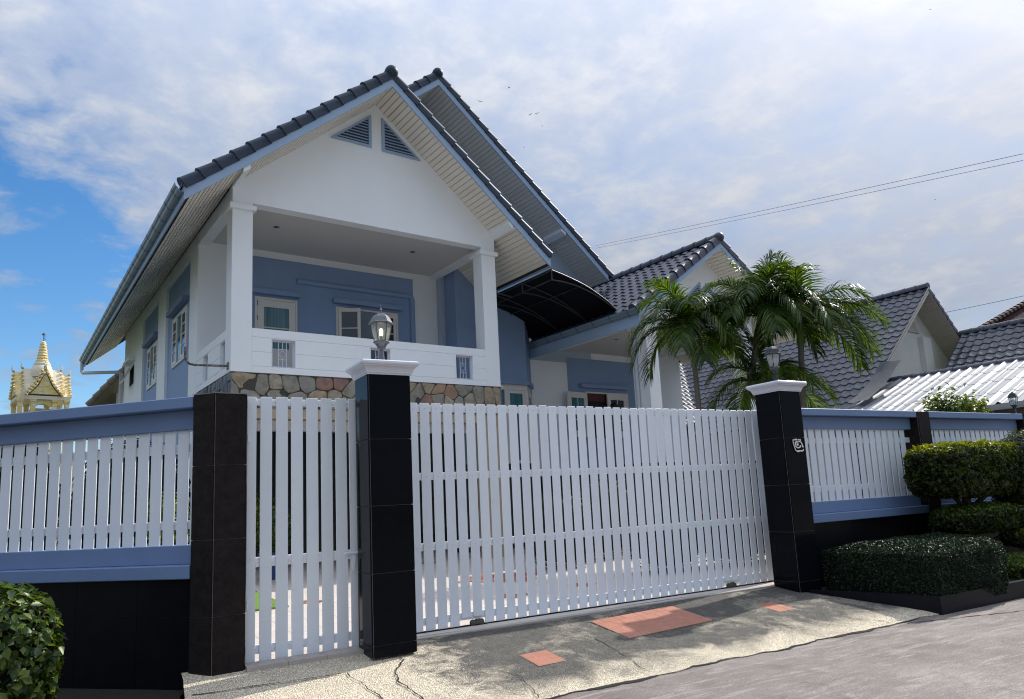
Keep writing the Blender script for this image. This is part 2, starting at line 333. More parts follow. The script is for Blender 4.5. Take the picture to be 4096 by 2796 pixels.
KERB = mk('dark_kerb_tile', (0.009, 0.010, 0.014), 0.35, var=0.15, vscale=10, spec=0.12)
GRASS = mk('far_ground', (0.07, 0.085, 0.04), 0.9, var=0.3, vscale=0.3)

tag(MB().quad((-700, -500, -0.30), (900, -500, -0.30), (900, 900, -0.30), (-700, 900, -0.30)).obj('ground', GRASS), kind='structure')
def road():
    mb = MB()
    mb.quad((-60, -30, -0.212), (70, -30, -0.212), (70, -1.60, -0.212), (-60, -1.60, -0.212))
    o = mb.obj('road', MAT['road']); tag(o, kind='structure')
    return o
ROAD = road()
def dz(y): return 0.0 if y > -0.2 else (y+0.2)*0.1258
def driveway():
    rr = random.Random(5); nx, ny = 150, 36; x0 = -0.72
    mb = MB(); rows = []
    edge = [0.02*math.sin(i*0.21)+0.012*math.sin(i*0.77+1)+rr.uniform(-0.007, 0.007) for i in range(nx+1)]
    for j in range(ny+1):
        s = j/ny; row = []
        for i in range(nx+1):
            q = i/nx
            y = -0.16 - s*(1.63 + edge[i]*(s**6))
            xr = 5.36 + max(0, (-y-0.55))*0.36
            xl = x0 - max(0, -y-0.3)*0.06
            x = xl + q*(xr-xl)
            z = dz(y) + 0.004*math.sin(x*2.3+y*3.1) + rr.uniform(-0.0008, 0.0008) - (0.0 if s < 0.97 else 0.006)
            row.append((x, y, z))
        rows.append(row)
    rows.append([(p[0], p[1]-0.002, -0.26) for p in rows[-1]])
    b = [mb.V(*r) for r in rows]
    for a, c in zip(b, b[1:]):
        for i in range(nx): mb.F(a+i, c+i, c+i+1, a+i+1)
    o = mb.obj('driveway', MAT['drive'], smooth='auto'); tag(o, kind='structure')
    # inset terracotta panels: every tile is a piece
    def panel(x0, x1, y0, y1, cols, skew=0.0):
        pats = cols
        for (a, c, d, e) in pats:
            g = 0.0055; mbp = MB(); pts = []
            for (u, v) in ((a, d), (c, d), (c, e), (a, e)):
                x = x0+(x1-x0)*u; y = y0+(y1-y0)*v + skew*u
                pts.append((x, y))
            cx = sum(p[0] for p in pts)/4; cy = sum(p[1] for p in pts)/4
            def sh(p): return (p[0]+(g if p[0] < cx else -g)*0.6, p[1]+(g if p[1] < cy else -g)*0.6)
            pts = [sh(p) for p in pts]; n = 4
            bt = mbp.V(*[(px, py, dz(py)-0.01) for px, py in pts], *[(px, py, dz(py)+0.0065) for px, py in pts])
            mbp.F(bt+4, bt+5, bt+6, bt+7)
            for i in range(4): j = (i+1) % 4; mbp.F(bt+i, bt+j, bt+4+j, bt+4+i)
            mbp.obj('terracotta_tile', RED, o, recalc=True)
        gx = MB(); q = [(x0, y0), (x1, y0+skew), (x1, y1+skew), (x0, y1)]
        b_ = gx.V(*[(px, py, dz(py)+0.0045) for px, py in q]); gx.F(b_, b_+1, b_+2, b_+3); gx.obj('tile_bedding', REDP, o, recalc=True)
    def pinwheel(nx, ny):
        # repeating set: large squares with slim oblongs between
        out = []
        for i in range(nx):
            for j in range(ny):
                a, c = i/nx, (i+1)/nx; d, e = j/ny, (j+1)/ny; w = c-a; h = e-d
                out += [(a, a+0.62*w, d, d+0.62*h), (a+0.62*w, c, d, d+0.31*h), (a+0.62*w, c, d+0.31*h, d+0.62*h), (a, a+0.38*w, d+0.62*h, e), (a+0.38*w, c, d+0.62*h, e)]
        return out
    panel(2.625, 3.66, -1.03, -0.47, pinwheel(4, 2), 0.075)
    panel(4.44, 4.68, -1.045, -0.77, pinwheel(1, 1), 0.02)
    panel(1.59, 1.84, -1.26, -0.98, pinwheel(1, 1), 0.01)
    # thin arcs printed on some tiles, threshold strip, cracks
    for (xa, xb, ya, yb, n) in ((0.95, 5.36, -0.265, -0.185, 16), (-0.31, 0.56, -0.375, -0.20, 3)):
        for i in range(n):
            w = (xb-xa)/n
            box('threshold_tile', STRIP, o, xa+i*w+0.0015, xa+(i+1)*w-0.0015, ya, yb, -0.03, 0.004 if ya > -0.3 else 0.006)
    def crack(pts, w=0.006):
        mb2 = MB(); P = []
        for (ax, ay), (bx, by) in zip(pts, pts[1:]):
            for k in range(7):
                q = k/7; P.append((ax+(bx-ax)*q+rr.uniform(-0.012, 0.012), ay+(by-ay)*q+rr.uniform(-0.006, 0.006)))
        P.append(pts[-1]); Lf = []; Rt = []
        for i, p in enumerate(P):
            a = P[max(i-1, 0)]; c = P[min(i+1, len(P)-1)]; dx, dy = c[0]-a[0], c[1]-a[1]; l = math.hypot(dx, dy) or 1
            ww = w*rr.uniform(0.3, 1.2); Lf.append((p[0]-dy/l*ww, p[1]+dx/l*ww)); Rt.append((p[0]+dy/l*ww, p[1]-dx/l*ww))
        for i in range(len(P)-1):
            b_ = mb2.V(*[(x, y, dz(y)+0.0075) for x, y in (Rt[i], Rt[i+1], Lf[i+1], Lf[i])]); mb2.F(b_, b_+1, b_+2, b_+3)
        mb2.obj('crack', DARKL, o, recalc=True)
    crack([(0.76, -0.60), (0.76, -0.66), (0.61, -0.91), (0.57, -1.09), (0.60, -1.42), (0.55, -1.75)])
    crack([(1.37, -1.30), (1.34, -1.50), (1.27, -1.78)], 0.004); crack([(2.36, -0.9), (2.31, -1.32), (2.23, -1.75)], 0.004)
    crack([(-0.70, -0.685), (0.15, -0.735), (0.30, -0.74)], 0.006); crack([(0.30, -0.74), (0.34, -1.05), (0.40, -1.5)], 0.005)
    crack([(4.7, -1.30), (4.95, -1.62), (5.1, -1.76)], 0.004)
    # dirt-filled joint against the road
    jm = MB(); pts = []
    for i in range(0, nx+1):
        p = rows[ny][i]; pts.append((p[0], p[1]))
    for i in range(nx):
        wv = 0.016+0.012*math.sin(i*0.33)+0.010*math.sin(i*0.11+2)
        a, c = pts[i], pts[i+1]
        b_ = jm.V((a[0], a[1]-max(wv, 0.003), -0.207), (c[0], c[1]-max(wv, 0.003), -0.207), (c[0], c[1]+0.03, -0.207), (a[0], a[1]+0.03, -0.207)); jm.F(b_, b_+1, b_+2, b_+3)
    jm.obj('dirt_joint', DARKL, o)
    return o
DRIVE = driveway()
def roadcrack():
    rr = random.Random(9); mb = MB()
    for pts, w in (([(5.2, -1.84), (5.9, -2.05), (6.8, -2.3), (8.6, -2.75)], 0.008),):
        P = []
        for (ax, ay), (bx, by) in zip(pts, pts[1:]):
            for k in range(10): q = k/10; P.append((ax+(bx-ax)*q+rr.uniform(-.01, .01), ay+(by-ay)*q+rr.uniform(-.012, .012)))
        for a, c in zip(P, P[1:]):
            ww = w*rr.uniform(.4, 1.2); b_ = mb.V((a[0], a[1]-ww, -0.208), (c[0], c[1]-ww, -0.208), (c[0], c[1]+ww, -0.208), (a[0], a[1]+ww, -0.208)); mb.F(b_, b_+1, b_+2, b_+3)
    mb.obj('crack', DARKL, ROAD)
roadcrack()
def yard():
    mb = MB(); b0 = mb.V((-0.45, -0.17, -0.004), (12.9, -0.17, -0.004), (12.9, 12, -0.004), (-0.45, 12, -0.004)); mb.F(b0, b0+1, b0+2, b0+3)
    o = mb.obj('yard_paving', MAT['yard']); tag(o, kind='structure')
    def redtile(pts): 
        m2 = MB(); b_ = m2.V(*[(x, y, 0.004) for x, y in pts]); m2.F(*range(b_, b_+len(pts))); m2.obj('red_motif_tile', RED, o, recalc=True)
    cx, cy = 3.75, 3.3   # big diamond of small squares
    for i in range(-3, 4):
        for j in range(-3, 4):
            if abs(i)+abs(j) <= 3:
                x, y = cx+i*0.21, cy+j*0.21; redtile([(x-.1, y-.1), (x+.1, y-.1), (x+.1, y+.1), (x-.1, y+.1)])
    for cx, cy in ((2.9, 1.46), (4.0, 1.62), (4.1, 6.8), (2.4, 5.4), (1.0, 3.0)):
        for i, j in ((0, 0), (1, 0), (-1, 0), (0, 1), (0, -1)):
            x, y = cx+i*0.13, cy+j*0.13; redtile([(x-.062, y-.062), (x+.062, y-.062), (x+.062, y+.062), (x-.062, y+.062)])
yard()
# bed left of the driveway
tag(MB().prism([(-9, -3.4), (-0.80, -3.4), (-0.76, -0.75), (-0.735, -0.30), (-0.66, -0.12), (-0.48, 0.0), (-0.48, 9.0), (-9, 9.0)], -0.295, -0.13).obj('soil_bed', SOIL), kind='structure')

# ---------------------------------------------------------------- pillars
def face_slab(mb, p, q, z0, z1, nrm, th=0.012, inset=0.0026):
    p = Vector((*p, 0)); q = Vector((*q, 0)); d = (q-p).normalized(); n = Vector((*nrm, 0))
    a, c = p+d*inset, q-d*inset; z0 += inset; z1 -= inset
    i, o = n*-0.001, n*th
    b = mb.V(*[(v.x, v.y, z) for z in (z0, z1) for v in (a+i, c+i, c+o, a+o)])
    for qd in ((0, 1, 2, 3), (4, 7, 6, 5), (0, 4, 5, 1), (1, 5, 6, 2), (2, 6, 7, 3), (3, 7, 4, 0)): mb.F(*[b+k for k in qd])
def pillar(name, label, poly, courses, mat, group=None, cap=None, bevel=0.0):
    cx = sum(p[0] for p in poly)/len(poly); cy = sum(p[1] for p in poly)/len(poly)
    t = thing(name, label, 'pillar', (cx, cy, courses[0]), 0, group)
    th = 0.012
    # core sits behind the slabs, so grout shows in the joints
    rel = [(p[0]-cx, p[1]-cy) for p in poly]; z0 = courses[0]
    n = len(rel); core = []
    ns = []
    for i in range(n):
        a, c = rel[i], rel[(i+1) % n]; dx, dy = c[0]-a[0], c[1]-a[1]; l = math.hypot(dx, dy); ns.append((dy/l, -dx/l))
    inn = []
    for i in range(n):
        n0, n1 = ns[i-1], ns[i]; p = rel[i]
        det = n0[0]*n1[1]-n0[1]*n1[0]
        c0 = n0[0]*p[0]+n0[1]*p[1]-th; c1 = n1[0]*p[0]+n1[1]*p[1]-th
        inn.append(((c0*n1[1]-c1*n0[1])/det, (n0[0]*c1-n1[0]*c0)/det))
    MB().prism([(x*0.9985, y*0.9985) for x, y in inn], 0.001, courses[-1]-z0-0.002).obj('core', GROUT, t)
    for k, (za, zb) in enumerate(zip(courses, courses[1:])):
        for i in range(n):
            mb = MB(); face_slab(mb, inn[i], inn[(i+1) % n], za-z0, zb-z0, ns[i], th)
            mb.obj('stone_slab', mat, t, recalc=True)
    return t, cx, cy, z0
def capital(t, cx, cy, z0, x0, x1, y0, y1, zb):
    prof = [(-0.02, 0.0), (0.006, 0.0), (0.006, 0.010), (0.014, 0.014), (0.014, 0.024), (0.018, 0.032), (0.024, 0.048), (0.034, 0.060), (0.046, 0.066), (0.046, 0.072), (0.056, 0.078), (0.060, 0.090), (0.057, 0.104), (0.047, 0.113), (-0.10, 0.120)]
    mb = MB()
    mb.rings([[(x0-o-cx, y0-o-cy, zb+h-z0), (x1+o-cx, y0-o-cy, zb+h-z0), (x1+o-cx, y1+o-cy, zb+h-z0), (x0-o-cx, y1+o-cy, zb+h-z0)] for o, h in prof])
    return mb.obj('cap', CAPW, t, bevel=0.0)
ZC = [-0.03, 0.055, 0.587, 1.10, 1.622, 2.145]
PC, cx_, cy_, z_ = pillar('gate_pillar', 'black granite gate pillar between side gate and sliding gate, lit lantern on top', [(0.549, -0.587), (0.910, -0.587), (0.910, -0.243), (0.549, -0.243)], ZC, GRANITE, 'gate pillars')
capital(PC, cx_, cy_, z_, 0.549, 0.910, -0.587, -0.243, 2.14)
ZR = [-0.06, 0.055, 0.587, 1.10, 1.622, 2.15]
PR, cxr, cyr, zr_ = pillar('gate_pillar', 'black granite gate pillar with white house number emblem, right of sliding gate', [(5.296, -0.600), (5.656, -0.596), (5.653, -0.240), (5.292, -0.244)], ZR, GRANITE, 'gate pillars')
capital(PR, cxr, cyr, zr_, 5.294, 5.655, -0.598, -0.242, 2.145)
PL, cxl, cyl, zl_ = pillar('corner_pillar', 'dark brown tiled angled pillar between blue fence and white side gate', [(-0.685, -0.203), (-0.545, -0.346), (-0.313, -0.328), (-0.313, -0.05), (-0.53, -0.05)], [-0.045, 0.375, 0.917, 1.457, 1.992], SLATE)
MB().prism([(x-cxl, y-cyl) for x, y in [(-0.684, -0.203), (-0.5445, -0.345), (-0.314, -0.327), (-0.314, -0.051), (-0.529, -0.051)]], 1.992-zl_, 1.998-zl_).obj('top_edge', GROUT, PL)
# house number: looped strokes in a worn ring
def emblem():
    y = -0.6095
    def P(u, v): return Vector((5.297+(u-60)/1130*0.350+(v-380)*0.000022-0.0, y, 1.623-(v-380)*0.000222-(u-60)*0.0000))
    strokes = [([(470, 500), (450, 620), (465, 760), (490, 900), (510, 1040), (570, 1090), (650, 1095), (740, 1070), (840, 1085), (910, 1060), (945, 985)], [16, 15, 17, 19, 20, 28, 48, 34, 36, 30, 18]),
               ([(490, 520), (570, 510), (640, 505), (690, 515)], [26, 30, 46, 34]), ([(730, 520), (800, 510)], [36, 40]), ([(845, 480), (850, 540), (850, 610), (900, 700), (920, 800), (945, 900)], [30, 28, 26, 26, 28, 34]),
               ([(730, 630), (800, 610), (850, 610)], [20, 28, 30]),
               ([(700, 625), (640, 620), (560, 655), (545, 760), (570, 860), (640, 920), (740, 905), (810, 860), (815, 790)], [34, 40, 26, 22, 26, 30, 32, 34, 30]), ([(620, 770), (680, 745), (720, 760)], [48, 56, 46])]
    mb = MB()
    for pts, ws in strokes:
        Lf = []; Rt = []
        for i, p in enumerate(pts):
            a = pts[max(i-1, 0)]; c = pts[min(i+1, len(pts)-1)]; dx, dy = c[0]-a[0], c[1]-a[1]; l = math.hypot(dx, dy); w = ws[i]
            Lf.append((p[0]-dy/l*w, p[1]+dx/l*w)); Rt.append((p[0]+dy/l*w, p[1]-dx/l*w))
        for side, off in ((0, -0.004),):
            for i in range(len(pts)-1):
                q = [P(*Lf[i]), P(*Lf[i+1]), P(*Rt[i+1]), P(*Rt[i])]
                f = [v+Vector((0, off, 0)) for v in q]
                b = mb.V(*[tuple(v) for v in f], *[tuple(v+Vector((0, 0.0035, 0))) for v in f]); mb.F(b, b+1, b+2, b+3)
                for k in range(4): j = (k+1) % 4; mb.F(b+k, b+j, b+4+j, b+4+k)
    mb.v = [(x-cxr, yy-cyr, z-zr_) for x, yy, z in mb.v]
    mb.obj('number_emblem', mk('number_white', (0.72, 0.72, 0.70), 0.5, var=0.04), PR, recalc=True)
emblem()

# ---------------------------------------------------------------- lamps
def lantern(name, label, loc, metal, bulb, s=1.0, sides=6, rz=0.0, finial=True):
    t = thing(name, label, 'lamp', loc, rz, 'lanterns on the wall pillars')
    A0 = math.pi/sides
    def hexl(prof, nm, mat, par=t, smooth=False): return MB().lathe([(r*s, z*s) for r, z in prof], sides, a0=A0).obj(nm, mat, par, smooth=smooth)
    hexl([(0.040, 0.0), (0.034, 0.010), (0.028, 0.030), (0.022, 0.070), (0.0175, 0.122)], 'stem', metal)
    hexl([(0.0175, 0.122), (0.030, 0.128), (0.038, 0.150), (0.052, 0.170), (0.066, 0.180), (0.070, 0.186), (0.060, 0.194)], 'cup', metal)
    # tapered glazed body: one pane and one rib per side
    zb, zt, rb, rt, rm = 0.194, 0.338, 0.056, 0.086, 0.079
    lev = [(rb, zb), (0.067, zb+0.035), (rm, zb+0.085), (rt, zt)]
    for i in range(sides):
        a, c = A0+2*math.pi*i/sides, A0+2*math.pi*(i+1)/sides
        pm = MB()
        pm.rings([[(r*0.985*s*math.cos(a), r*0.985*s*math.sin(a), z*s), (r*0.985*s*math.cos(c), r*0.985*s*math.sin(c), z*s)] for r, z in lev], False, False, closed=False)
        pm.obj('glass_pane', LGLASS, t)
        MB().tube([(r*s*math.cos(a), r*s*math.sin(a), z*s) for r, z in lev], 0.0042*s, 5).obj('rib', metal, t)
    hexl([(0.090, 0.334), (0.105, 0.338), (0.106, 0.346), (0.096, 0.354), (0.086, 0.372), (0.074, 0.396), (0.056, 0.416), (0.034, 0.430), (0.016, 0.436), (0.006, 0.438)], 'roof', metal)
    if finial:
        MB().lathe([(0.012*s, 0.434*s), (0.008*s, 0.446*s), (0.005*s, 0.454*s), (0.012*s, 0.460*s), (0.012*s, 0.466*s), (0.004*s, 0.470*s), (0.0045*s, 0.486*s), (0.003*s, 0.506*s), (0.0005*s, 0.512*s)], 8).obj('finial', metal, t, smooth=True)
    else:
        MB().lathe([(0.016*s, 0.434*s), (0.014*s, 0.446*s), (0.0*s+0.002, 0.456*s)], 8).obj('finial', metal, t, smooth=True)
    MB().lathe([(0.010*s, 0.200*s), (0.012*s, 0.235*s), (0.010*s, 0.240*s)], 8).obj('socket', metal, t)
    MB().lathe([(0.012*s, 0.240*s), (0.015*s, 0.25*s), (0.016*s, 0.29*s), (0.010*s, 0.302*s), (0.002*s, 0.306*s)], 10).obj('bulb', bulb, t, smooth=True)
    return t
lantern('wall_lantern', 'grey metal lantern with a lit yellow bulb on the pillar by the side gate', (0.7295, -0.415, 2.26), LAMPM, BULB, 1.0, 6, 0.25)
lantern('wall_lantern', 'unlit dark grey lantern in front of the palms on the numbered pillar', (5.475, -0.42, 2.265), LAMPB, BULB2, 1.0, 6, 0.1)
lantern('wall_lantern', 'small black lantern on the far right end of the blue fence', (10.93, -0.30, 1.985), LAMPB, BULB2, 0.80, 4, 0.2, False)

# ---------------------------------------------------------------- gates
def slatmesh(name, w, h, th=0.010, notch=None):
    mb = MB(); mb.box(-w/2, w/2, -th/2, th/2, 0, h); return mb.mesh(name, SLAT, bevel=0.0018)
def sliding_gate():
    t = thing('sliding_gate', 'wide white slatted sliding gate between the two black granite pillars', 'gate', (3.3, 0, 0))
    me = slatmesh('slat', 0.090, 2.0); mes = slatmesh('slat', 0.090, 1.935)
    n = 40
    for i in range(n):
        x = 0.9+0.2145+0.0405+0.1155*(i-1)+0.0; xx = 1.230+0.045+0.1155*(i-1)
        short = (4 <= i <= 5) or (32 <= i <= 33)
        o = put('slat', mes if short else me, t, (xx-3.3+R.uniform(-0.0012, 0.0012), 0.0135, (0.068 if short else 0.004)+R.uniform(-0.004, 0.004)), (0, R.uniform(-0.0012, 0.0012), 0))
        # two screw heads per slat
    for z0, z1 in ((0.052, 0.117), (0.685, 0.750), (1.307, 1.372), (1.928, 1.990)):
        box('rail', RAIL, t, 1.10-3.3, 5.72-3.3, 0.019, 0.052, z0, z1, 0.002)
    box('end_post', RAIL, t, 5.60-3.3, 5.66-3.3, -0.005, 0.06, 0.01, 1.99, 0.002)
    sm = MB().lathe([(0.006, 0), (0.0055, 0.003), (0.003, 0.0045)], 8).mesh('screw', SLAT, smooth=True)
    for i in range(n):
        xx = 1.275+0.1155*(i-1)-3.3
        for z in (1.958, 0.72, 1.34): put('screw', sm, t, (xx, 0.0085, z), (math.pi/2, 0, 0))
    wm = mk('roller_metal', (0.11, 0.105, 0.095), 0.5, var=0.15, vscale=30, metal=0.5)
    for x in (1.72, 4.90):
        r = MB(); r.box(-0.068, 0.068, -0.012, -0.004, 0.014, 0.044); r.box(-0.03, 0.03, -0.012, -0.004, 0.044, 0.062)
        ro = r.obj('roller_carriage', wm, t, bevel=0.004, loc=(x-3.3, 0, -0.006))
        for dx in (-0.043, 0.043):
            wv = MB(); wv.M = Matrix.Translation((dx, 0.006, 0.028)) @ Matrix.Rotation(math.pi/2, 4, 'X'); wv.lathe([(0.027, -0.009), (0.029, -0.004), (0.026, 0.0), (0.029, 0.004), (0.027, 0.009)], 16)
            wv.obj('wheel', wm, ro, smooth='auto')
            bl = MB(); bl.M = Matrix.Translation((dx, -0.014, 0.028)) @ Matrix.Rotation(math.pi/2, 4, 'X'); bl.lathe([(0.007, -0.003), (0.007, 0.004)], 6); bl.obj('bolt', wm, ro)
    box('track', DARKL, t, 1.0-3.3, 5.70-3.3, 0.002, 0.032, -0.010, 0.0065)
sliding_gate()
def side_gate():
    t = thing('side_gate', 'narrow white slatted side gate between dark brown pillar and granite pillar', 'gate', (0.16, -0.19, 0))
    for i, (a, c) in enumerate([(-0.289, -0.221), (-0.191, -0.102), (-0.073, 0.019), (0.046, 0.138), (0.165, 0.258), (0.283, 0.375), (0.400, 0.492), (0.515, 0.608)]):
        me = slatmesh('slat', c-a, 1.995)
        put('slat', me, t, ((a+c)/2-0.16, 0.0135, 0.002+R.uniform(-0.003, 0.003)), (0, R.uniform(-0.001, 0.001), 0))
    for z0, z1 in ((0.052, 0.118), (0.686, 0.760), (1.932, 1.982)): box('rail', RAIL, t, -0.289-0.16, 0.608-0.16, 0.019, 0.05, z0, z1, 0.002)
    for z in (1.672, 0.42):
        h = MB(); h.box(-0.016, 0.010, -0.008, 0.0, -0.038, 0.038); h.tube([(-0.005, -0.010, -0.03), (-0.005, -0.010, 0.03)], 0.006, 8); h.obj('hinge', SLAT, t, loc=(-0.280-0.16, 0, z))
    lt = MB(); lt.tube([(0.462-0.16, -0.014, 0.735), (0.618-0.16, -0.014, 0.733)], 0.010, 8); lo = lt.obj('latch_bolt', SLAT, t, smooth='auto')
    hp = MB(); hp.prism([(-0.016, 0.0), (-0.010, -0.12), (0.0, -0.128), (0.010, -0.12), (0.018, 0.0)], -0.012, -0.006, 'y'); hp.obj('hasp', SLAT, lo, loc=(0.532-0.16, -0.004, 0.722), recalc=True)
    for dx in (0.50, 0.57): box('bracket', SLAT, lo, dx-0.008-0.16, dx+0.008-0.16, -0.020, 0.0, 0.722, 0.748, 0.002)
    return t
side_gate()

# ---------------------------------------------------------------- fences
def fence(name, label, org, ang, length, slats, face_mat=FBLUE, group='boundary fence bays', base_tile=None, tile_z=(-0.30, 0.37, 0.645), end_post=True, tile_w=0.55, tile_off=0.0):
    # local frame: x along the fence, y outward (towards the street is -y)
    t = thing(name, label, 'fence', (org[0], org[1], 0), ang, group)
    box('coping', face_mat, t, 0, length, 0.0, 0.30, 1.900, 1.985, 0.006)
    box('top_beam', face_mat, t, 0, length-0.002, 0.10, 0.24, 1.748, 1.8995, 0.004)
    box('sill_beam', face_mat, t, 0, length-0.002, 0.095, 0.24, 0.744, 0.882, 0.004)
    box('ledge', face_mat, t, 0, length, 0.0, 0.26, 0.645, 0.7435, 0.006)
    box('base_core', GROUT, t, 0.001, length-0.001, 0.062, 0.24, -0.30, 0.6445)
    x = -tile_off
    while x < length:
        for za, zb in zip(tile_z, tile_z[1:]):
            a, c = max(x, 0), min(x+tile_w, length)
            if c-a > 0.01: box('base_tile', base_tile or BASET, t, a+0.0015, c-0.0015, 0.05, 0.064, za+0.0015, zb-0.0015)
        x += tile_w
    h = 1.752-0.878
    me = slatmesh('slat', slats[2], h)
    x = slats[0]
    while x < slats[1]:
        put('slat', me, t, (x+slats[2]/2, 0.133, 0.878)); x += slats[3]
    for z0, z1 in ((0.999, 1.063), (1.578, 1.644)): box('rail', RAIL, t, 0.0, length, 0.1385, 0.17, z0, z1, 0.002)
    return t
# left bay runs back from the angled pillar: local +x points away from the viewer's left, so build it mirrored
dl = Vector((-math.cos(rad(44)), math.sin(rad(44)), 0))
LF = 4.6
o0 = Vector((-0.685, -0.203, 0)) + dl*LF
fence('boundary_fence', 'blue fence bay with white slats, left of the dark brown corner pillar', (o0.x, o0.y), rad(-44), LF, (LF-0.221-0.1205*36, LF-0.05, 0.0965, 0.1205), tile_off=0.28, tile_z=(-0.30, -0.17, 0.37, 0.645))
fence('boundary_fence', 'blue fence bay with white slats right of the numbered pillar, behind the box hedge', (5.60, -0.42), 0.0, 2.543, (0.372, 2.45, 0.099, 0.130), tile_w=0.52)
fence('boundary_fence', 'farthest blue fence bay at right edge, behind the clipped tree', (8.427, -0.42), 0.0, 2.45, (0.03, 2.4, 0.099, 0.130), tile_w=0.52)
def fpost(x, label):
    p, a, c, z = pillar('fence_post', label, [(x, -0.432), (x+0.28, -0.432), (x+0.28, -0.10), (x, -0.10)], [-0.25, 0.38, 0.92, 1.45, 1.978], SLATE, 'tiled fence posts')
fpost(8.145, 'dark brown tiled post between the two right blue fence bays')
fpost(10.879, 'dark tiled post at far right end of the blue fence')
# ---------------------------------------------------------------- the blue and white house (local u, v, z)
HA = rad(5.835)
HOUSE = thing('blue_house', 'two-storey blue and white house with balcony and steep dark tiled gables', 'house', (0.492, 6.065, 0), HA)
H = HOUSE
WD = 5.24; ZS, ZP, ZB = 3.345, 4.087, 6.245
SL = 0.839; EA = 3.484; UA = WD/2; VA = -0.741; ZE, ZA = 5.792, 8.715
def sofA(u): return ZA - SL*abs(u-UA)
# --- balcony front: columns, capitals, gable wall
def column(u0, u1, v0, v1, z0, z1, cap, mat=WHITE):
    box('column', mat, H, u0, u1, v0, v1, z0, z1, 0.006)
    if cap: box('column_capital', mat, H, u0-0.05, u1+0.05, v0-0.05, v1+0.05, cap[0], cap[1], 0.006)
column(0.0, 0.333, 0.0, 0.333, ZS, 6.262, (6.10, 6.188))
column(WD-0.335, WD, 0.0, 0.333, ZS, 6.262, (6.085, 6.172))
MB().prism([(0.003, ZB+0.002), (WD-0.003, ZB+0.002), (WD-0.003, sofA(WD)+0.01), (UA, ZA+0.01), (0.003, sofA(0)+0.01)], 0.002, 0.22, 'y').obj('gable_wall', WHITE, H, recalc=True)
box('side_beam', WHITE, H, 0.004, 0.20, 0.221, 2.46, 6.262, 6.50); box('side_beam', WHITE, H, WD-0.2, WD-0.004, 0.221, 2.46, 6.262, 6.50)
box('ceiling', CEIL, H, 0.19, WD-0.19, 0.215, 2.46, 6.335, 6.40)
def downlight(u, v, z):
    mb = MB(); mb.lathe([(0.060, z+0.002), (0.060, z-0.006), (0.045, z-0.008), (0.040, z-0.001)], 20, (u, v))
    o = mb.obj('downlight', mk_once('downlight_rim', (0.30, 0.29, 0.27), 0.35, metal=0.6), H, smooth='auto')
    MB().lathe([(0.036, z-0.003), (0.036, z-0.0085)], 16, (u, v)).obj('lens', mk_once('downlight_lens', (0.05, 0.05, 0.05), 0.2), o)
def mk_once(n, *a, **k): return MAT[n] if n in MAT else mk(n, *a, **k)
downlight(1.062, 1.08, 6.335); downlight(3.93, 1.14, 6.335)
# --- louvred gable vents
def louvre(pts, nm='gable_vent'):
    o = MB(); 
    cx = sum(p[0] for p in pts)/3; cz = sum(p[1] for p in pts)/3
    fr = [(cx+(x-cx)*0.80, cz+(z-cz)*0.80) for x, z in pts]
    for i in range(3):
        j = (i+1) % 3; o.prism([pts[i], pts[j], fr[j], fr[i]], -0.028, 0.0, 'y')
    ob = o.obj(nm, FASCIA, H, recalc=True)
    MB().prism(fr, -0.006, 0.0015, 'y').obj('vent_backing', mk_once('vent_dark', (0.03, 0.045, 0.075), 0.8), ob, recalc=True)
    zlo, zhi = min(p[1] for p in fr), max(p[1] for p in fr); n = 9
    for k in range(n):
        z = zlo+(zhi-zlo)*(k+0.35)/n
        xs = []
        for i in range(3):
            a, c = fr[i], fr[(i+1) % 3]
            if (a[1]-z)*(c[1]-z) < 0: q = (z-a[1])/(c[1]-a[1]); xs.append(a[0]+(c[0]-a[0])*q)
        if len(xs) == 2 and abs(xs[0]-xs[1]) > 0.03:
            x0, x1 = sorted(xs); m = MB(); b = m.V((x0, -0.026, z), (x1, -0.026, z), (x1, -0.004, z+0.034), (x0, -0.004, z+0.034), (x0, -0.026, z+0.007), (x1, -0.026, z+0.007), (x1, -0.004, z+0.041), (x0, -0.004, z+0.041))
            for q in ((0, 1, 2, 3), (4, 7, 6, 5), (0, 4, 5, 1), (1, 5, 6, 2), (2, 6, 7, 3), (3, 7, 4, 0)): m.F(*[b+i for i in q])
            m.obj('louvre_slat', FASCIA, ob, recalc=True)
louvre([(1.701, 7.805), (2.512, 7.805), (2.512, 8.477)]); louvre([(2.728, 7.792), (3.554, 7.792), (2.728, 8.479)])
# --- parapet with grooved courses and three grilled openings
def grille(par_open, axis, w, zc0, zc1):
    # frame + bars in a local frame: x across, y depth, z up
    z0, z1 = zc0, zc1; g = MB(); b = 0.012
    for (a, c, d, e) in ((0, w, z0, z0+0.028), (0, w, z1-0.028, z1), (0, 0.028, z0+0.028, z1-0.028), (w-0.028, w, z0+0.028, z1-0.028)): g.box(a, c, -0.016, 0.016, d, e)
    fr = g.obj('grille', GRILLE, par_open)
    m = MB(); r = 0.0055; xm = w/2; zm = (z0+z1)/2; q = w*0.17
    for x in (xm-q, xm+q): m.box(x-r, x+r, -0.006, 0.006, z0+0.03, z1-0.03)
    m.box(xm-r, xm+r, -0.0055, 0.0055, z0+0.03, zm-q*1.25); m.box(xm-r, xm+r, -0.0055, 0.0055, zm+q*1.25, z1-0.03)
    for z in (zm-q*1.3, zm+q*1.3): m.box(xm-q, xm+q, -0.005, 0.005, z-r, z+r)
    m2 = MB(); d = q*1.02
    for s in (-1, 1):
        for tt in (-1, 1): m2.tube([(xm, 0, zm+tt*d), (xm+s*d*0.95, 0, zm)], r*0.9, 4)
    m.obj('grille_bars', GRILLE, fr); m2.obj('grille_diamond', GRILLE, fr)
    return fr
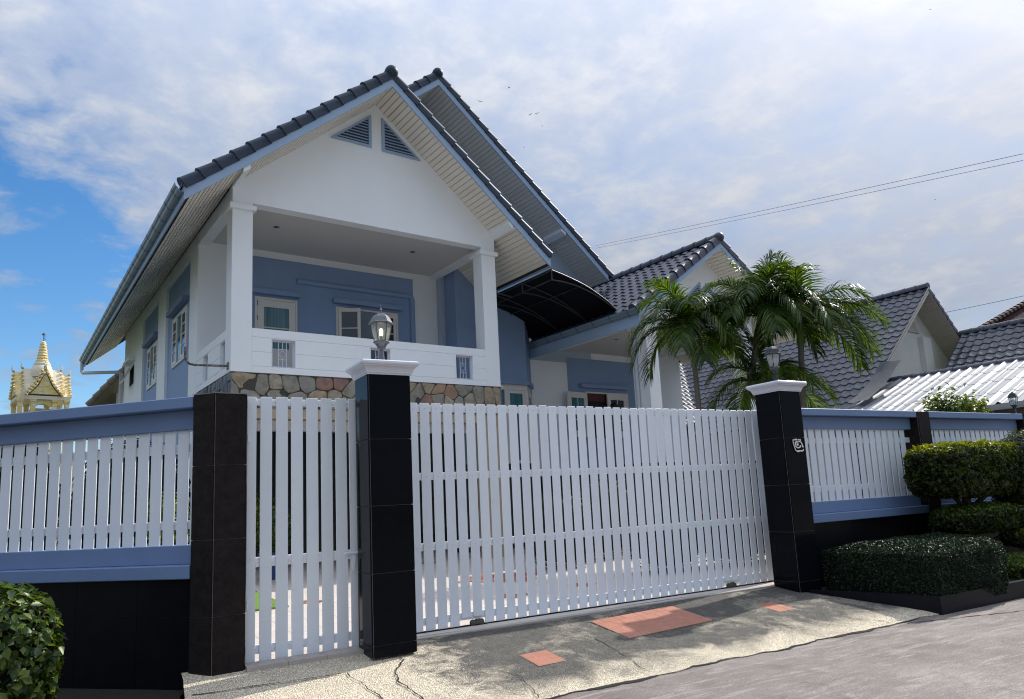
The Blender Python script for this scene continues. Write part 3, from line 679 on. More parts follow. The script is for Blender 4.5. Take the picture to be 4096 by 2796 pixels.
def parapet_run(u0, u1, opens, mat4, name='parapet'):
    t = MB(); th = 0.13
    # core behind the courses, split round the openings
    xs = [u0]+[x for o in opens for x in o]+[u1]; core = MB()
    core.box(u0, u1, 0.008, th-0.004, ZS+0.002, 3.44); core.box(u0, u1, 0.008, th-0.004, 3.928, ZP-0.004)
    for a, c in zip(xs[::2], xs[1::2]): core.box(a+0.0005 if a != u0 else a, c-0.0005 if c != u1 else c, 0.008, th-0.004, 3.44, 3.928)
    co = core.obj(name, WHITE, H); co.matrix_local = mat4
    def blk(a, c, z0, z1): box('parapet_course', WHITE, co, a, c, 0.0, 0.05, z0, z1, 0.002)
    blk(u0, u1, ZS, 3.4505); blk(u0, u1, 3.9435, ZP)
    for a, c in zip(xs[::2], xs[1::2]):
        blk(a, c, 3.4565, 3.6925); blk(a, c, 3.6985, 3.9375)
    box('coping', WHITE, co, u0, u1, 0.05, th, ZP-0.0035, ZP-0.0005)
    for a, c in opens:
        g = grille(co, 0, c-a-0.004, 3.4525, 3.926); g.location = (a+0.002, 0.07, 0)
parapet_run(0.333, WD-0.335, [(0.654, 1.05), (2.42, 2.81), (4.21, 4.592)], Matrix.Identity(4))
# side run: local x -> -v ... outward face towards -u
Ms = Matrix(((0, 1, 0, 0.0), (-1, 0, 0, 2.45), (0, 0, 1, 0), (0, 0, 0, 1)))
parapet_run(0.0, 2.45-0.333, [(2.45-1.93, 2.45-1.55), (2.45-0.68, 2.45-0.36)], Ms)
box('balcony_floor', CEIL, H, 0.02, WD-0.02, 0.16, 2.46, 3.12, ZS-0.01)
# --- stone band: every stone is a piece
def clip(poly, px, py, nx, ny):
    out = []
    for i in range(len(poly)):
        a, c = poly[i], poly[(i+1) % len(poly)]
        da = (a[0]-px)*nx+(a[1]-py)*ny; dc = (c[0]-px)*nx+(c[1]-py)*ny
        if da <= 0: out.append(a)
        if da*dc < 0: q = da/(da-dc); out.append((a[0]+(c[0]-a[0])*q, a[1]+(c[1]-a[1])*q))
    return out
def stones(x0, x1, z0, z1, mats, mat4, parent, seed, cell=0.235, sx=1.0):
    rr = random.Random(seed); seeds = []
    rows = max(2, round((z1-z0)/cell)); cols = max(2, round((x1-x0)/(cell*1.12*sx)))
    for j in range(rows):
        for i in range(cols):
            seeds.append((x0+(x1-x0)*(i+0.5+0.5*(j % 2)-0.25+rr.uniform(-0.48, 0.48))/cols, z0+(z1-z0)*(j+0.5+rr.uniform(-0.40, 0.40))/rows))
    for k, s in enumerate(seeds):
        poly = [(x0, z0), (x1, z0), (x1, z1), (x0, z1)]
        for q, o in enumerate(seeds):
            if q != k and abs(o[0]-s[0]) < 0.9:
                poly = clip(poly, (o[0]+s[0])/2, (o[1]+s[1])/2, o[0]-s[0], o[1]-s[1])
            if len(poly) < 3: break
        if len(poly) < 3: continue
        cx = sum(p[0] for p in poly)/len(poly); cz = sum(p[1] for p in poly)/len(poly)
        # round the corners, shrink for the joint, wobble
        for k1 in (0.14, 0.25):
            k2 = 1-k1; poly = [p for i in range(len(poly)) for p in ((poly[i][0]*k2+poly[(i+1) % len(poly)][0]*k1, poly[i][1]*k2+poly[(i+1) % len(poly)][1]*k1), (poly[i][0]*k1+poly[(i+1) % len(poly)][0]*k2, poly[i][1]*k1+poly[(i+1) % len(poly)][1]*k2))]
        poly = [(x_+rr.uniform(-0.006, 0.006), y_+rr.uniform(-0.006, 0.006)) for x_, y_ in poly]
        size = max(math.hypot(p[0]-cx, p[1]-cz) for p in poly); sh = 1-0.0065/max(size, 0.03)
        poly = [(cx+(p[0]-cx)*sh, cz+(p[1]-cz)*sh) for p in poly]
        h = rr.uniform(0.008, 0.030); mb = MB(); tilt = (rr.uniform(-0.09, 0.09), rr.uniform(-0.09, 0.09))
        def ring(f, d): return [(cx+(p[0]-cx)*f, -d-(p[0]-cx)*tilt[0]*(1 if d > 0.0 else 0)-(p[1]-cz)*tilt[1]*(1 if d > 0.0 else 0), cz+(p[1]-cz)*f) for p in poly]
        mb.rings([ring(1.0, -0.02), ring(1.0, 0.0), ring(0.965, h*0.7), ring(0.88, h), ring(0.45, h*1.02)], False, True)
        o = mb.obj('stone', rr.choices(mats, weights=[5, 3, 2, 5, 1.6, 2.4][:len(mats)])[0], parent, smooth='auto', recalc=True)
        if mat4 is not None: o.matrix_local = mat4
box('stone_backing', MORTAR, H, 0.024, WD-0.003, 0.022, 0.16, 2.772, ZS-0.003)
SB = box('stone_backing', MORTAR, H, 0.020, 0.16, 0.161, 2.46, 2.774, ZS-0.003)
stones(0.004, WD-0.004, 2.772, ZS-0.006, STONES, Matrix.Translation((0, 0.022, 0)), H, 3)
stones(0.0, 2.45, 2.772, ZS-0.006, [SSTONE], Matrix(((0, 1, 0, 0.018), (-1, 0, 0, 2.455), (0, 0, 1, 0), (0, 0, 0, 1))), H, 4, 0.19, 0.9)
# --- ground floor under the balcony
box('lintel', TANW, H, 0.01, WD-0.01, 0.03, 0.30, 2.60, 2.7715); box('lintel', WHITE, H, 0.01, WD-0.01, 0.9, 1.1, 2.50, 2.76)
box('ceiling', CEIL, H, 0.012, WD-0.012, 0.301, 2.46, 2.763, 2.80)
box('ground_column', TANW, H, 4.86, WD-0.03, 0.05, 0.42, 0.0, 2.60); box('ground_column', TANW, H, 0.03, 0.42, 0.05, 0.42, 0.0, 2.60)
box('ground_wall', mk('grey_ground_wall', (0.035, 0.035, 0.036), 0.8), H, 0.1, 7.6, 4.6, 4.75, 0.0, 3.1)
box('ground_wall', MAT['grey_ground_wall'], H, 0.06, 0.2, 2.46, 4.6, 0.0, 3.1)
# --- rear wall of the balcony with blue panel, door, window, trunking
VR = 2.45
box('upper_wall', WHITE, H, 0.02, 5.56, VR, VR+0.2, 2.8, 6.48)
box('blue_panel', BLUE, H, 0.80, 4.60, VR-0.012, VR-0.0005, ZS, 6.19)
def trunking():
    mb = MB(); r = 0.055
    def half(p, q):
        d = (Vector(q)-Vector(p)).normalized()
    mb.tube([(1.90, VR-0.030, 5.775), (4.50, VR-0.030, 5.765), (4.545, VR-0.030, 5.74), (4.56, VR-0.030, 5.66), (4.56, VR-0.030, 3.36)], 0.060, 12)
    mb.obj('pipe_trunking', BLUE, H, smooth='auto')
trunking()
def header(u0, u1, z, v, mat=BLUE, d=0.12, h=0.10): return box('window_header', mat, H, u0, u1, v-d, v-0.0005, z, z+h, 0.004)
header(0.82, 1.96, 5.405, VR-0.012); header(2.66, 4.26, 5.395, VR-0.012)
def glazed(parent, x0, x1, z0, z1, y, fw, rows, cols, glassmat, depth=0.035, name='sash', panel=0.0, bar=0.022):
    """a framed leaf: stiles and rails, bars, one pane per light"""
    m = MB(); m.box(x0, x0+fw, y-depth, y, z0, z1); m.box(x1-fw, x1, y-depth, y, z0, z1); m.box(x0+fw, x1-fw, y-depth+0.001, y-0.001, z1-fw*1.15, z1)
    zb = z0+fw*1.3 if not panel else z0+panel
    m.box(x0+fw, x1-fw, y-depth+0.001, y-0.001, z0, zb)
    o = m.obj(name, FRAMEW, parent)
    gx0, gx1, gz0, gz1 = x0+fw, x1-fw, zb, z1-fw*1.15
    for i in range(1, cols): xx = gx0+(gx1-gx0)*i/cols; MB().box(xx-bar/2, xx+bar/2, y-depth+0.004, y-0.006, gz0, gz1).obj('glazing_bar', FRAMEW, o)
    for j in range(1, rows): zz = gz0+(gz1-gz0)*j/rows; MB().box(gx0, gx1, y-depth+0.003, y-0.005, zz-bar/2, zz+bar/2).obj('glazing_bar', FRAMEW, o)
    for i in range(cols):
        for j in range(rows):
            MB().box(gx0+(gx1-gx0)*i/cols, gx0+(gx1-gx0)*(i+1)/cols, y-depth*0.55, y-depth*0.55+0.005, gz0+(gz1-gz0)*j/rows, gz0+(gz1-gz0)*(j+1)/rows).obj('pane', glassmat, o)
    return o
CGLASS = mk('curtained_glass', (0.045, 0.15, 0.19), 0.05, var=0, spec=0.6)
def curtain_glass():
    t = CGLASS.node_tree; b = t.nodes['Principled BSDF']; g = N(t, 'ShaderNodeNewGeometry')
    mp = N(t, 'ShaderNodeMapping'); mp.inputs['Scale'].default_value = (26, 26, 0.5); L(t, g.outputs['Position'], mp.inputs[0])
    n = N(t, 'ShaderNodeTexNoise', i_Scale=1.0, i_Detail=3.0); L(t, mp.outputs[0], n.inputs['Vector'])
    L(t, mixc(t, ramp(t, n.outputs[0], [(0.35, 0.0), (0.65, 1.0)]), (0.03, 0.11, 0.145), (0.085, 0.235, 0.275)), b.inputs['Base Color'])
curtain_glass()
vd = VR-0.012
dfr = MB(); dfr.box(1.06, 1.10, vd-0.045, vd, ZS, 5.345); dfr.box(1.865, 1.905, vd-0.045, vd, ZS, 5.345); dfr.box(1.10, 1.865, vd-0.044, vd-0.001, 5.30, 5.344)
DR = dfr.obj('balcony_door', FRAMEW, H)
dl_ = glazed(DR, 1.105, 1.86, ZS+0.01, 5.295, vd-0.004, 0.125, 2, 1, CGLASS, name='door_leaf', panel=0.95)
for z0, z1 in ((ZS+0.15, ZS+0.42), (ZS+0.50, ZS+0.82)): box('door_panel', FRAMEW, dl_, 1.27, 1.70, vd-0.046, vd-0.038, z0, z1, 0.004)
kn = MB(); kn.M = Matrix.Translation((1.80, vd-0.075, 3.78)); kn.lathe([(0.002, -0.03), (0.024, -0.02), (0.032, 0.0), (0.024, 0.02), (0.002, 0.03)], 12); kn.obj('knob', DARKIN, dl_, smooth=True)
for z in (5.16, 4.86): box('hinge', DARKIN, dl_, 1.098, 1.108, vd-0.052, vd-0.038, z, z+0.10)
wfr = MB(); wfr.box(2.74, 2.78, vd-0.045, vd, 4.0, 5.325); wfr.box(4.14, 4.18, vd-0.045, vd, 4.0, 5.325); wfr.box(2.78, 4.14, vd-0.044, vd-0.001, 5.285, 5.324); wfr.box(2.78, 4.14, vd-0.044, vd-0.001, 4.0, 4.04)
WR = wfr.obj('balcony_window', FRAMEW, H)
MB().box(2.78, 4.14, vd-0.004, vd-0.0006, 4.04, 5.285).obj('window_opening', DARKIN, WR)
lf = glazed(WR, 0.0, 0.46, 4.045, 5.28, 0.018, 0.065, 3, 1, GLASS, name='open_sash'); lf.location = (2.785, vd-0.05, 0); lf.rotation_euler = (0, 0, rad(-28))
lf2 = glazed(WR, -0.46, 0.0, 4.045, 5.28, 0.018, 0.065, 3, 1, GLASS, name='sash'); lf2.location = (4.137, vd-0.018, 0); lf2.rotation_euler = (0, 0, 0)
box('pane', mk('blue_reflecting_glass', (0.06, 0.10, 0.16), 0.05, var=0.1, spec=0.8), WR, 3.25, 3.675, vd-0.02, vd-0.015, 4.045, 5.28)
# --- left side wall: white bands, blue panels, windows
box('side_wall', BLUE, H, 0.055, 0.22, 2.46, 11.9, 0.0, 6.50)
for va, vb in ((2.462, 3.15), (5.62, 6.58), (8.75, 11.92)): box('pilaster', WHITE, H, 0.0, 0.10, va, vb, 0.0, 6.505)
box('top_band', WHITE, H, 0.002, 0.10, 3.15, 5.62, 6.20, 6.50); box('top_band', WHITE, H, 0.002, 0.10, 6.58, 8.75, 6.20, 6.50)
Mside = lambda v: Matrix(((0, 1, 0, 0.0), (-1, 0, 0, v), (0, 0, 1, 0), (0, 0, 0, 1)))   # local x -> -v, local y -> +u (depth)
def side_window(v0, v1, z0, z1):
    fr = MB(); w = v1-v0; f = 0.045
    fr.box(0, f, -0.03, 0.03, z0, z1); fr.box(w-f, w, -0.03, 0.03, z0, z1); fr.box(f, w-f, -0.029, 0.029, z1-f, z1); fr.box(f, w-f, -0.029, 0.029, z0, z0+f)
    o = fr.obj('side_window', FRAMEW, H); o.matrix_local = Mside(v1) @ Matrix.Translation((0, 0.055, 0))
    box('window_opening', DARKIN, o, f, w-f, -0.004, -0.0005, z0+f, z1-f)
    n = 3
    for i in (0, 2):
        glazed(o, f+(w-2*f)*i/n, f+(w-2*f)*(i+1)/n, z0+f, z1-f, -0.006, 0.055, 4, 1, GLASS, 0.03)
    m = (w-2*f)/n; box('pane', CGLASS, o, f+m, f+2*m, -0.016, -0.011, z0+f, z1-f)
    hd = box('window_header', FBLUE, H, -0.09, 0.054, v0-0.12, v1+0.12, z1+0.075, z1+0.17, 0.004)
side_window(3.55, 5.0, 4.25, 5.33); side_window(6.78, 8.15, 4.25, 5.28)
vw = MB(); vw.box(0, 0.55, -0.02, 0.0, 0, 0.55); vo = box('vent_opening', DARKIN, H, -0.002, 0.02, 10.1, 10.85, 4.75, 5.30)
sv = glazed(H, 0, 0.75, -0.55, 0.0, 0.015, 0.05, 2, 1, GLASS, 0.03, 'awning_sash'); sv.matrix_local = Mside(10.85) @ Matrix.Translation((0, -0.01, 5.30)) @ Matrix.Rotation(rad(-26), 4, 'X')
box('vent_hood', WHITE, H, -0.17, -0.0005, 9.95, 10.95, 5.36, 5.44)
# rusty bracket pipe at the corner column
pb = MB(); pb.tube([(0.0, 0.15, 3.455), (-0.20, 0.15, 3.447), (-0.50, 0.15, 3.437), (-0.58, 0.15, 3.45), (-0.63, 0.15, 3.50), (-0.645, 0.15, 3.57), (-0.645, 0.15, 3.72)], 0.018, 10)
po = pb.obj('bracket_pipe', RUST, H, smooth='auto'); box('fixing_plate', RUST, po, -0.012, 0.0, 0.10, 0.20, 3.40, 3.51)
# --- fascias, soffit boards, roofs
def rake_set(uc, za, half_l, half_r, sl, v0, v1, wallL, wallR, vfar, boards=(True, True), fw=0.175, bw=0.104, ridge_back=None, fascia_th=0.028, gap=0.0085):
    """gable overhang: fascia boards on both rakes, soffit boards running along v"""
    ln = math.hypot(1, sl)
    for s, hl, do, wall in ((-1, half_l, boards[0], wallL), (1, half_r, boards[1], wallR)):
        ue = uc+s*hl; ze = za-sl*hl
        dzf = fw*ln
        pts = [(uc, za), (ue, ze), (ue, ze+dzf), (uc, za+dzf)]
        MB().prism(pts, v0, v0+fascia_th, 'y').obj('fascia_board', FASCIA, H, recalc=True)
        MB().prism([(uc, za+dzf-0.045), (ue, ze+dzf-0.045), (ue, ze+dzf+0.004), (uc, za+dzf+0.004)], v0-0.014, v0-0.0005, 'y').obj('fascia_trim', FASCIA, H, recalc=True)
        # dark plane above the boards shows in the joints
        MB().prism([(uc, za+0.021), (ue, ze+0.021), (ue, ze+0.03), (uc, za+0.03)], v0+fascia_th, vfar, 'y').obj('soffit_backing', GAPD, H, recalc=True)
        if not do: continue
        n = int(hl*ln/bw)
        for k in range(n):
            d0 = k*bw/ln+gap/ln; d1 = (k+1)*bw/ln-gap/ln
            ua, ub = uc+s*d0, uc+s*d1; umid = (ua+ub)/2
            inside = wall is not None and (umid > wall if s < 0 else umid < wall)
            va, vb = v0+fascia_th, (v1 if inside else vfar)
            zA, zB = za-sl*d0, za-sl*d1
            MB().prism([(ua, zA), (ub, zB), (ub, zB+0.0205), (ua, zA+0.0205)], va, vb, 'y').obj('soffit_board', SOFFIT, H, recalc=True)
rake_set(UA, ZA, EA, EA, SL, VA, 0.02, 0.0, WD, 13.72)
# white soffit battens where the wall plate meets the rake
for u0, u1 in ((-0.19, 0.27), (WD-0.30, WD+0.18)):
    um = (u0+u1)/2; s = 1 if um > UA else -1; zc = sofA(um)
    MB().prism([(um-0.055, sofA(um-0.055)-0.001), (um-0.055, sofA(um-0.055)-0.075), (um+0.055, sofA(um+0.055)-0.075), (um+0.055, sofA(um+0.055)-0.001)], VA+0.03, 0.0015, 'y').obj('purlin_end', WHITE, H, recalc=True)
def roof_slab(uc, za, half, sl, v0, v1, s, name='roof_deck', th=0.05, lift=0.24):
    ue = uc+s*half; ze = za-sl*half
    MB().prism([(uc, za+lift), (ue, ze+lift), (ue, ze+lift+th), (uc, za+lift+th)], v0, v1, 'y').obj(name, VTILE, H, recalc=True)
for s in (-1, 1): roof_slab(UA, ZA, EA+0.05, SL, VA-0.02, 13.74, s)
def vtile_mesh():
    # stepped barrel verge tile: lies along +x (down slope), flares at the lower end
    mb = MB(); rs = []
    for x, r in ((0.0, 0.086), (0.30, 0.100), (0.345, 0.108), (0.352, 0.102)):
        ring = []
        for k in range(9):
            a = math.pi*(k/8); ring.append((x, -math.cos(a)*r, math.sin(a)*r*0.92))
        ring += [(x, r*0.98, -0.10), (x, -r*0.98, -0.10)]
        rs.append(ring)
    mb.rings(rs); return mb.mesh('verge_tile', VTILE, smooth='auto', recalc=True)
VT = vtile_mesh()
def verge(uc, za, half, sl, v, s, n0=0, lift=0.25):
    ang = math.atan(sl); ln = math.hypot(1, sl); step = 0.325; n = int(half*ln/step+0.6)
    for k in range(n):
        d = k*step/ln+0.02
        u = uc+s*d; z = za-sl*d+lift+0.028
        # x axis down the slope with a slight lift at the tail
        a2 = ang-0.05
        X = Vector((s*math.cos(a2), 0, -math.sin(a2))); Z = Vector((s*math.sin(a2), 0, math.cos(a2))); Y = Z.cross(X)
        m = Matrix(((X.x, Y.x, Z.x, u), (X.y, Y.y, Z.y, v+0.072), (X.z, Y.z, Z.z, z), (0, 0, 0, 1)))
        put('verge_tile', VT, H, mat4=m)
verge(UA, ZA, EA, SL, VA, -1); verge(UA, ZA, EA, SL, VA, 1)
def ridge(uc, z, v0, v1, parent, mat=VTILE, r=0.105, step=0.36, ball=True, name='ridge_tile'):
    mb = MB(); rs = []
    for y, rr_ in ((0.0, r*1.08), (0.05, r*1.08), (0.06, r), (0.38, r*0.94)):
        rs.append([(math.cos(math.pi*k/8)*rr_, y, math.sin(math.pi*k/8)*rr_) for k in range(9)]+[(-rr_, y, -0.05), (rr_, y, -0.05)])
    mb.rings(rs); me = mb.mesh(name, mat, smooth='auto', recalc=True)
    v = v0
    while v < v1: put(name, me, parent, (uc, v, z)); v += step
    if ball:
        b = MB(); b.M = Matrix.Translation((uc, v0+0.02, z)) @ Matrix.Rotation(math.pi/2, 4, 'X')
        b.lathe([(0.118, -0.06), (0.122, 0.0), (0.112, 0.04), (0.085, 0.075), (0.045, 0.097), (0.003, 0.104)], 20); b.obj('ridge_cap', mat, parent, smooth='auto')
ridge(UA, ZA+0.31, VA, 2.5, H)
# left eave: gutter with straps and downpipe
def gutter(u, z, v0, v1, s, mat=GUTTER, name='gutter', straps=True, closed=True):
    # ogee profile in (u,z); s = outward sign
    pr = [(0.0, 0.0), (0.06, 0.0), (0.085, 0.02), (0.10, 0.055), (0.125, 0.075), (0.135, 0.118), (0.128, 0.118), (0.118, 0.08), (0.092, 0.060), (0.076, 0.026), (0.056, 0.008), (0.008, 0.008), (0.008, 0.118), (0.0, 0.118)]
    g = MB().prism([(u+s*a, z+c) for a, c in pr], v0, v1, 'y').obj(name, mat, H, recalc=True)
    if straps:
        pr2 = [(0.0, -0.0015), (0.0615, -0.0015), (0.0865, 0.0185), (0.1015, 0.0535), (0.1265, 0.0735), (0.1375, 0.1185), (0.133, 0.1185), (0.123, 0.076), (0.098, 0.057), (0.083, 0.022), (0.058, 0.002), (0.0, 0.002)]
        m2 = MB().prism([(s*a, c) for a, c in pr2], -0.011, 0.011, 'y').mesh('gutter_strap', mk_once('strap_dark', (0.035, 0.055, 0.085), 0.5), recalc=True)
        v = v0+0.25
        while v < v1: put('gutter_strap', m2, g, (u, v, z)); v += 0.55
    return g
ueL = UA-EA
box('eave_fascia', FASCIA, H, ueL-0.022, ueL-0.0005, VA+0.001, 13.72, ZE-0.01, ZE+0.20)
gutter(ueL-0.023, ZE+0.10, VA-0.02, 13.76, -1)
box('eave_fascia', FASCIA, H, UA+EA+0.0005, UA+EA+0.022, VA+0.001, 2.2, ZE-0.01, ZE+0.19)
dp = MB(); dp.tube([(ueL-0.08, 13.66, ZE+0.12), (ueL-0.08, 13.66, ZE-0.16), (ueL-0.05, 13.60, ZE-0.22), (-0.13, 12.10, ZE-0.40), (-0.07, 12.05, ZE-0.45), (-0.07, 12.05, 0.0)], 0.05, 10)
dp.obj('downpipe', mk('pale_downpipe', (0.50, 0.55, 0.62), 0.45, var=0.03), H, smooth='auto')
# --- rear taller gable B
UB, ZBp, SB_ = 4.90, 10.62, 0.8145; VB = 1.45
rake_set(UB, ZBp, 2.3, 4.93, SB_, VB, 2.26, None, 9.75, 2.30, boards=(True, True))
roof_slab(UB, ZBp, 4.98, SB_, VB-0.02, 9.0, 1); roof_slab(UB, ZBp, 2.3, SB_, VB-0.02, 9.0, -1)
verge(UB, ZBp, 4.93, SB_, VB, 1); verge(UB, ZBp, 2.0, SB_, VB, -1)
ridge(UB, ZBp+0.31, VB, 6.0, H)
MB().prism([(5.22, 4.5), (9.75, 4.5), (9.75, ZBp-SB_*(9.75-UB)+0.01), (UB, ZBp+0.01), (3.0, ZBp-SB_*(UB-3.0)+0.01), (3.0, 8.6), (5.22, 6.6)], 2.25, 2.44, 'y').obj('gable_wall', mk('pale_blue_wall', (0.42, 0.50, 0.62), 0.6, var=0.03, vscale=2), H, recalc=True)
um = 8.42; zf = lambda u: ZBp-SB_*(u-UB)
MB().prism([(um-0.06, zf(um-0.06)-0.001), (um-0.06, zf(um-0.06)-0.08), (um+0.06, zf(um+0.06)-0.08), (um+0.06, zf(um+0.06)-0.001)], VB+0.03, 2.249, 'y').obj('purlin_end', WHITE, H, recalc=True)
# --- bay block with 45 degree corner
bay = [(5.32, 2.449), (5.32, 1.775), (7.24, 1.775), (7.716, 2.252), (7.716, 2.449)]
MB().prism(bay, 3.862, 6.4, 'z').obj('bay_wall', BLUE, H, recalc=True)
def off(p, d): return [(5.32-d, 2.4495), (5.32-d, 1.775-d), (7.24+d*0.41, 1.775-d), (7.716+d, 2.252-d*0.41), (7.716+d, 2.4495)]
MB().prism(off(bay, 0.05), 3.752, 3.861, 'z').obj('bay_trim', BLUE, H, recalc=True)
MB().prism(off(bay, 0.012), 5.02, 5.06, 'z').obj('bay_trim', BLUE, H, recalc=True)
MB().prism(off(bay, -0.02), 3.62, 3.751, 'z').obj('bay_window_head', FRAMEW, H, recalc=True)
by = 1.80
bw_ = MB(); bw_.box(6.58, 6.66, by-0.01, by+0.05, 1.9, 3.62); bw_.box(7.16, 7.25, by-0.012, by+0.05, 1.9, 3.62); bw_.box(5.34, 5.42, by-0.01, by+0.05, 1.9, 3.62)
bo = bw_.obj('bay_window', FRAMEW, H)
glazed(bo, 6.665, 7.155, 1.9, 3.615, by+0.03, 0.06, 1, 1, CGLASS)
box('pane', CGLASS, bo, 5.42, 6.58, by+0.03, by+0.036, 1.9, 3.62)
ch = MB(); ch.M = Matrix.Translation((7.255, 1.80, 0)) @ Matrix.Rotation(rad(45), 4, 'Z')
ch.box(0.0, 0.09, 0.0, 0.05, 1.9, 3.62); ch.box(0.55, 0.66, 0.0, 0.05, 1.9, 3.62); ch.box(0.09, 0.55, 0.001, 0.049, 3.5, 3.619); ch.obj('bay_window_jamb', FRAMEW, H)
cp = MB(); cp.M = ch.M; cp.box(0.09, 0.55, 0.02, 0.026, 1.9, 3.5); cp.obj('pane', GLASS, bo)
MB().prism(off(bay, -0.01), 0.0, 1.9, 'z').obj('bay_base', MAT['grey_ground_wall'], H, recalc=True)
# --- front porch wing C
UC, ZCp, SC, HC, VC = 10.572, 6.658, 0.682, 2.861, -1.617
rake_set(UC, ZCp, HC, HC, SC, VC, -0.97, 8.5, 12.33, 2.24, fw=0.16)
def tile_mesh(mat, w=0.27, ln=0.40, amp=0.027, name='roof_tile', nx=9):
    mb = MB(); top = []; 
    def prof(q): return amp*math.cos(2*math.pi*q)*(1 if math.cos(2*math.pi*q) > 0 else 0.7)
    rows = []
    for y, dzt in ((0.0, 0.0), (0.02, 0.004), (ln, 0.0)):
        rows.append([((q/nx-0.5)*w*1.04, y, prof(q/nx)+dzt) for q in range(nx+1)])
    lip = [((q/nx-0.5)*w*1.04, 0.004, prof(q/nx)-0.030) for q in range(nx+1)]
    back = [((q/nx-0.5)*w*1.04, 0.10, prof(q/nx)-0.030) for q in range(nx+1)]
    b = [mb.V(*r) for r in (back, lip, *rows)]
    for a, c in zip(b, b[1:]):
        for i in range(nx): mb.F(a+i, a+i+1, c+i+1, c+i)
    return mb.mesh(name, mat, smooth='auto')
def tile_field(parent, ue, ze, ur, sl, v0, v1, mat, maxn=300, pitch=0.325, w=0.27, name='roof_tile', lift=0.0, row_lim=None, keep=None):
    """left slope: rows climb in +u from the eave (ue, ze); columns run in +v from v0"""
    th = math.atan(sl); ln = math.hypot(1, sl); me = tile_mesh(mat, w)
    c, s = math.cos(th), math.sin(th); a2 = -0.075
    Y = Vector((c*math.cos(a2)-s*math.sin(a2)*0-0, 0, s)).normalized()
    Y = Vector((math.cos(th+a2), 0, math.sin(th+a2))); Z = Vector((-math.sin(th+a2), 0, math.cos(th+a2))); X = Vector((0, -1, 0))
    nr = int((ur-ue)*ln/pitch)+1; nc = int((v1-v0)/w)
    cells = [(i, j) for i in range(nc) for j in range(nr) if keep is None or keep(v0+(i+0.5)*w, ue+j*pitch/ln, ze+j*pitch/ln*sl)]
    rest = MB(); src = [(tuple(v.co)) for v in me.vertices]; fs = [tuple(p.vertices) for p in me.polygons]
    for n, (i, j) in enumerate(cells):
        jit = R.uniform(-0.004, 0.004); d = j*pitch/ln
        m = Matrix(((X.x, Y.x, Z.x, ue+d), (X.y, Y.y, Z.y, v0+(i+0.5)*w+jit), (X.z, Y.z, Z.z, ze+d*sl+lift+0.058+R.uniform(-0.002, 0.002)), (0, 0, 0, 1)))
        if n < maxn: put(name, me, parent, mat4=m)
        else:
            b = len(rest.v); rest.v += [tuple(m @ Vector(p)) for p in src]; rest.f += [tuple(b+k for k in f) for f in fs]; rest.mi += [0]*len(fs)
    if rest.v:
        o = rest.obj(name+'_field', mat, parent, smooth='auto'); tag(o, kind='stuff')
lnC = math.hypot(1, SC)
for s in (-1, 1): roof_slab(UC, ZCp, HC+0.03, SC, VC-0.01, 4.5, s, lift=0.165, th=0.03)
tile_field(H, UC-HC-0.06, ZCp-SC*(HC+0.06)+0.19, UC-0.12, SC, VC+0.15, 3.9, RTILE)
verge_C = []
def verge2(uc, za, half, sl, v, s, mat, lift=0.195, par=None):
    global VT
    keep = VT; VT = VT2
    verge(uc, za, half, sl, v, s, lift=lift); VT = keep
VT2 = VT.copy(); VT2.materials[0] = RTILE
verge2(UC, ZCp, HC, SC, VC, -1, RTILE, 0.21); verge2(UC, ZCp, HC, SC, VC, 1, RTILE, 0.21)
ridge(UC, ZCp+0.265, VC, 4.0, H, RTILE)
zEC = ZCp-SC*HC
box('eave_fascia', FASCIA, H, UC-HC-0.024, UC-HC-0.0005, VC+0.001, 2.245, zEC-0.19, zEC+0.16)
gutter(UC-HC-0.025, zEC+0.045, VC-0.02, 2.245, -1)
column(8.50, 8.85, -0.98, -0.50, 1.7, 4.83, (4.70, 4.81)); column(11.975, 12.33, -0.98, -0.55, 1.7, 4.83, (4.70, 4.81), TANW if False else WHITE)
pip = MB(); pip.tube([(8.44, -0.66, 4.7), (8.44, -0.66, 1.7)], 0.045, 10); pip.obj('downpipe', MAT['pale_downpipe'], H, smooth='auto')
sfC = lambda u: ZCp-SC*abs(u-UC)
MB().prism([(8.502, 4.832), (12.328, 4.832), (12.328, sfC(12.328)+0.01), (UC, ZCp+0.01), (8.502, sfC(8.502)+0.01)], -0.978, -0.75, 'y').obj('gable_wall', WHITE, H, recalc=True)
louvre_ = [(9.75, 5.42), (10.47, 5.42), (10.47, 5.98)]
def louvre_at(pts, v):
    n0 = len(bpy.data.objects); louvre(pts); o = [x for x in bpy.data.objects if x.name.startswith('gable_vent')][-1]
    return o
def louvC(pts):
    before = set(o.name for o in bpy.data.objects); louvre(pts)
    for o in bpy.data.objects:
        if o.name not in before and o.parent == H: o.location.y += -0.98
louvC([(9.75, 5.42), (10.47, 5.42), (10.47, 5.98)]); louvC([(10.68, 5.42), (11.40, 5.42), (10.68, 5.98)])
box('ceiling', CEIL, H, 8.70, 12.33, -0.749, 2.25, 4.815, 4.86)
box('side_beam', WHITE, H, 8.51, 8.70, -0.749, 2.25, 4.80, 5.22); box('side_beam', WHITE, H, 12.12, 12.32, -0.749, 2.25, 4.80, 5.32)
downlight(9.195, 0.683, 4.815); downlight(11.033, 0.661, 4.815)
box('annex_wall', WHITE, H, 7.7175, 13.2, 2.252, 2.44, 1.5, 5.3)
box('blue_panel', BLUE, H, 8.889, 11.31, 2.240, 2.2515, 1.7, 4.648)
header(9.25, 10.93, 3.86, 2.24, BLUE)
